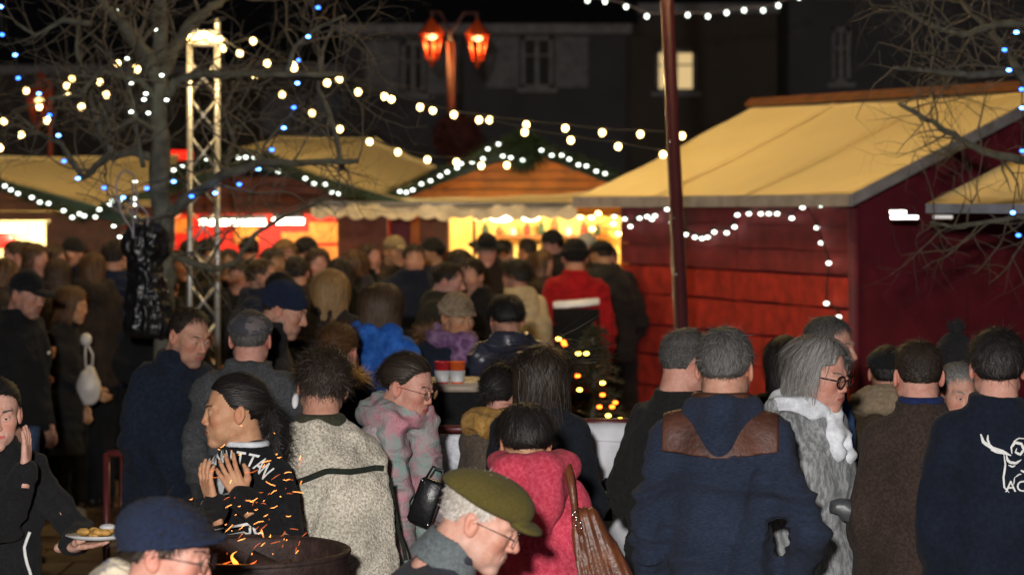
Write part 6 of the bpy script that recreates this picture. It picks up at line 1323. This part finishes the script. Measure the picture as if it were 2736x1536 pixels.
b1 = barrier('maroon crowd barrier behind the pink coat woman', 1060, 1250, 1079, 10.3); b2 = barrier('maroon crowd barrier under the fir tree with lights', 1400, 1660, 1062, 10.6); b3 = barrier('maroon crowd barrier at the left beside the frowning man', 268, 380, 1140, 11.6)
M_snow = fabric('white_fluffy_cloth', (.50, .52, .58), (.74, .75, .80), scale=26, bump=1.2, fine=60); M_vinyl = fabric('white_vinyl', (.62, .62, .66), scale=6, contrast=.06, bump=.2, rough=.6)
P = D(1120, 1092, 10.2); o = empty('white_cover', P, 0, 'white fluffy cloth hung over the barrier between scarf and pink coat', 'cloth')
V, F = quad((-.13, 0, .0), (.20, 0, 0), (.20, -.02, -.42), (-.13, -.02, -.42), .015, 30, 36); V = V+np.array([0, 1, 0])*(vnoise(V, (26, 1, 26))*.02)[:, None]; mk('cloth', [(V, F, 0)], o, [M_snow])
P = D(1545, 1064, 10.3); o = empty('banner', P, 0, 'white vinyl banner with a black letter M on the barrier', 'banner')
x0, x1 = D(1470, 1064, 10.3).x-P.x, D(1612, 1064, 10.3).x-P.x; zb = D(1500, 1412, 10.3).z-P.z; n = 14
V, F = quad((x0, 0, 0), (x1, 0, 0), (x1, 0, zb), (x0, 0, zb), .004, 16, 18); V = V+np.stack([0*V[:, 0], np.sin(V[:, 0]*22)*.006+vnoise(V, (7, 1, 7))*.03, 0*V[:, 0]], 1); mk('sheet', [(V, F, 0)], o, [M_vinyl])
tv, tf = text_poly('M', .235, .012); tv[:, 0] *= .8; ctr = D(1520, 1302, 10.28)-P; mk('printed_letter', [(np.stack([tv[:, 0]+ctr.x-.035, np.full(len(tv), -.028), tv[:, 1]+ctr.z], 1), tf, 0)], o, [M_black], smooth=False)
V, F = lathe([(.006, 0), (.014, 0), (.014, .003), (.006, .003)], 14); V = V[:, [0, 2, 1]]*np.array([1, -1, 1]); q = D(1598, 1402, 10.28)-P; mk('grommet', [(V+np.array([q.x, -.02, q.z]), F, 0)], o, [M_metal]); t_ = tube([(x0, -.012, D(1500, 1106, 10.3).z-P.z), (x1, -.012, D(1500, 1112, 10.3).z-P.z)], .003, 5); mk('hem_seam', [(t_[0], t_[1], 0)], o, [M_vinyl])
# standing table with drinks
P = D(1155, 966, 11.0); tb = empty('standing_table', (P.x, 11.2, 0), 0, 'black draped standing table with beige rim and hot drinks', 'table')
V, F = lathe([(.001, P.z-.03), (.30, P.z-.03), (.30, P.z), (.001, P.z)], 32, 1, .9); mk('table_top', [(V, F, 0)], tb, [plain('beige_rim', (.42, .33, .26), .5)])
V, F = lathe([(.285, P.z-.03), (.30, P.z-.3), (.31, .3), (.33, .02)], 48); V[:, 0] += .012*np.sin(np.arctan2(V[:, 1], V[:, 0])*14)*(P.z-V[:, 2]); mk('table_cloth', [(V, F, 0)], tb, [M_black])
for i, (x, y, m, lab) in enumerate(((1112, 922, plain('red_cup', (.5, .02, .03), .4), 'red paper cup on the black standing table'), (1150, 908, plain('orange_cup', (.75, .12, .02), .4), 'orange topped paper cup on the black standing table'))):
    q = Vector((D(x, y, 11.0).x, 11.05, P.z)); V, F = lathe([(.001, 0), (.028, 0), (.038, .10), (.040, .10), (.036, .095), (.001, .08)], 18); o = mk('paper_cup', [(V, F, 0)], None, [m]); o.location = q; tag(o, lab, 'cup')
    V, F = lathe([(.029, .008), (.0355, .06), (.0365, .06), (.030, .008)], 18); mk('sleeve', [(V*np.array([1.02, 1.02, 1]), F, 0)], o, [M_white_shoe])
# fir tree with lights
P = D(1492, 1000, 12.6); fr = empty('fir_tree', (P.x, 12.6, 0), 0, 'small fir tree with yellow and orange lights by the red planks', 'fir tree'); R = random.Random(3); HT = D(1492, 812, 12.6).z
V, F = tube([(0, 0, 0), (0, 0, HT)], [.035, .008], 8); mk('trunk', [(V, F, 0)], fr, [M_bark]); ps = []; nd = []
for k in range(150):
    z_ = .25+(HT-.3)*(k/150)**.9; a_ = R.uniform(0, 2*pi); L = (HT-z_)*.34+.05; L *= R.uniform(.8, 1.15); e = Vector((cos(a_)*L, sin(a_)*L, -.10*L+R.uniform(-.02, .04))); b_ = Vector((0, 0, z_)); mid = b_+e*.5+Vector((0, 0, .03)); t_ = tube([b_, mid, b_+e], [.008, .005, .002], 4, False); ps.append((t_[0], t_[1], 0)); fbv, fbf = fur(t_[0], t_[1][0], 150, .034, .0035, flow=tuple(e.normalized()*.8), up=.8, jit=.25, k=3, seed=k); nd.append((fbv, fbf, 0))
mk('branch_wood', ps, fr, [M_brownwood])['kind'] = 'stuff'; mk('needles', nd, fr, [hairmat('fir_needles_dull', (.02, .022, .010), (.06, .055, .022), .7)])['kind'] = 'stuff'
mm = [(1405, 852, 0), (1418, 860, 1), (1420, 867, 1), (1455, 889, 0), (1475, 889, 0), (1453, 945, 1), (1458, 980, 0), (1516, 963, 0), (1516, 993, 1), (1508, 1023, 1), (1540, 1023, 1), (1548, 1012, 1), (1530, 1045, 0), (1560, 1055, 0), (1497, 1057, 0)]
light_string('yellow and orange fairy lights on the small fir tree', [D(x, y, 12.15) for x, y, _ in mm], .0115, E_yel, None, cable_r=.002, blob=True, mats=[E_redl if m else E_yel for _, _, m in mm])
# brazier with fire and sparks
bz = D(620, 1400, 7.4); br = empty('brazier', (bz.x, 7.4, 0), 0, 'rusty steel brazier with a small fire at the bottom', 'brazier'); M_rust = plain('rusty_steel', (.028, .014, .011), .7, var=.5, scale=20, bump=.5); zt = D(620, 1386, 7.4).z
V, F = lathe([(.30, zt-.55), (.31, zt-.02), (.315, zt), (.30, zt+.005), (.292, zt-.01), (.285, zt-.30), (.001, zt-.30)], 48); mk('drum', [(V, F, 0)], br, [M_rust])
V, F = tube([(.312*cos(t), .312*sin(t), zt) for t in np.linspace(0, 2*pi, 49)], .009, 8); mk('rim', [(V, F, 0)], br, [M_rust])
for k in range(3): a_ = k*2*pi/3+.4; V, F = tube([(.25*cos(a_), .25*sin(a_), zt-.5), (.3*cos(a_), .3*sin(a_), 0)], .014, 8); mk('leg', [(V, F, 0)], br, [M_rust])
E_fl = emis('flame_glow', (1, .12, .012), 2.2); E_fl2 = emis('flame_core', (1, .26, .03), 4)
for k in range(7):
    V, F = tube([(rnd.uniform(-.2, .2), rnd.uniform(-.18, .18), zt-.12), (rnd.uniform(-.2, .2), rnd.uniform(-.18, .18), zt-.05)], .03, 8); mk('log', [(V, F, 0)], br, [M_rust])
fx = D(603, 1395, 7.4).x-bz.x
for k, (dx, dz, h_, w_) in enumerate(((0, 0, .075, .011), (-.035, -.01, .055, .010), (.03, -.015, .06, .010), (-.07, -.03, .04, .008), (.06, -.02, .04, .008))):
    P_ = [(fx+dx+.018*sin(t*6+k)*t*1.2+.02*t, -.20+.01*k, zt-.045+dz+h_*t) for t in np.linspace(0, 1, 12)]; V, F = tube(P_, [w_*max(.04, (1-t)**.8)*(.7+.5*sin(t*3)) for t in np.linspace(0, 1, 12)], 8); mk('flame', [(V, F, 0)], br, [E_fl if k else E_fl2])
lamp('fire_light', 'POINT', (bz.x+fx, 7.15, zt+.06), 1.1, (1, .33, .06), .05)
E_sp = emis('spark_glow', (1, .33, .07), 6, False); E_sp2 = emis('spark_glow_dim', (1, .17, .03), 1.6, False); ps = []; R = random.Random(21)
for k in range(85):
    t = R.random()**.8; x = R.gauss(640, 75)+90*t*R.uniform(-.3, 1); y = 1395-360*t*R.uniform(.3, 1.0); d = R.uniform(6.9, 7.5)
    if not (470 < x < 790): continue
    c = D(x, y, d); a_ = R.gauss(.35, .35) if y < 1340 else R.gauss(1.0, .5); L = .0015+.016*R.random()**1.6; v = Vector((cos(a_)*L, R.uniform(-.005, .005), sin(a_)*L)); bend = Vector((0, 0, R.uniform(-.003, .003))); tt = tube([c-v, c+bend, c+v], [.0003, .0007, .0004], 5); ps.append((tt[0], tt[1], 0 if R.random() < .55 else 1))
o = mk('sparks', ps, None, [E_sp, E_sp2]); tag(o, 'orange sparks flying up from the brazier past the sweatshirt', 'sparks', kind='stuff')
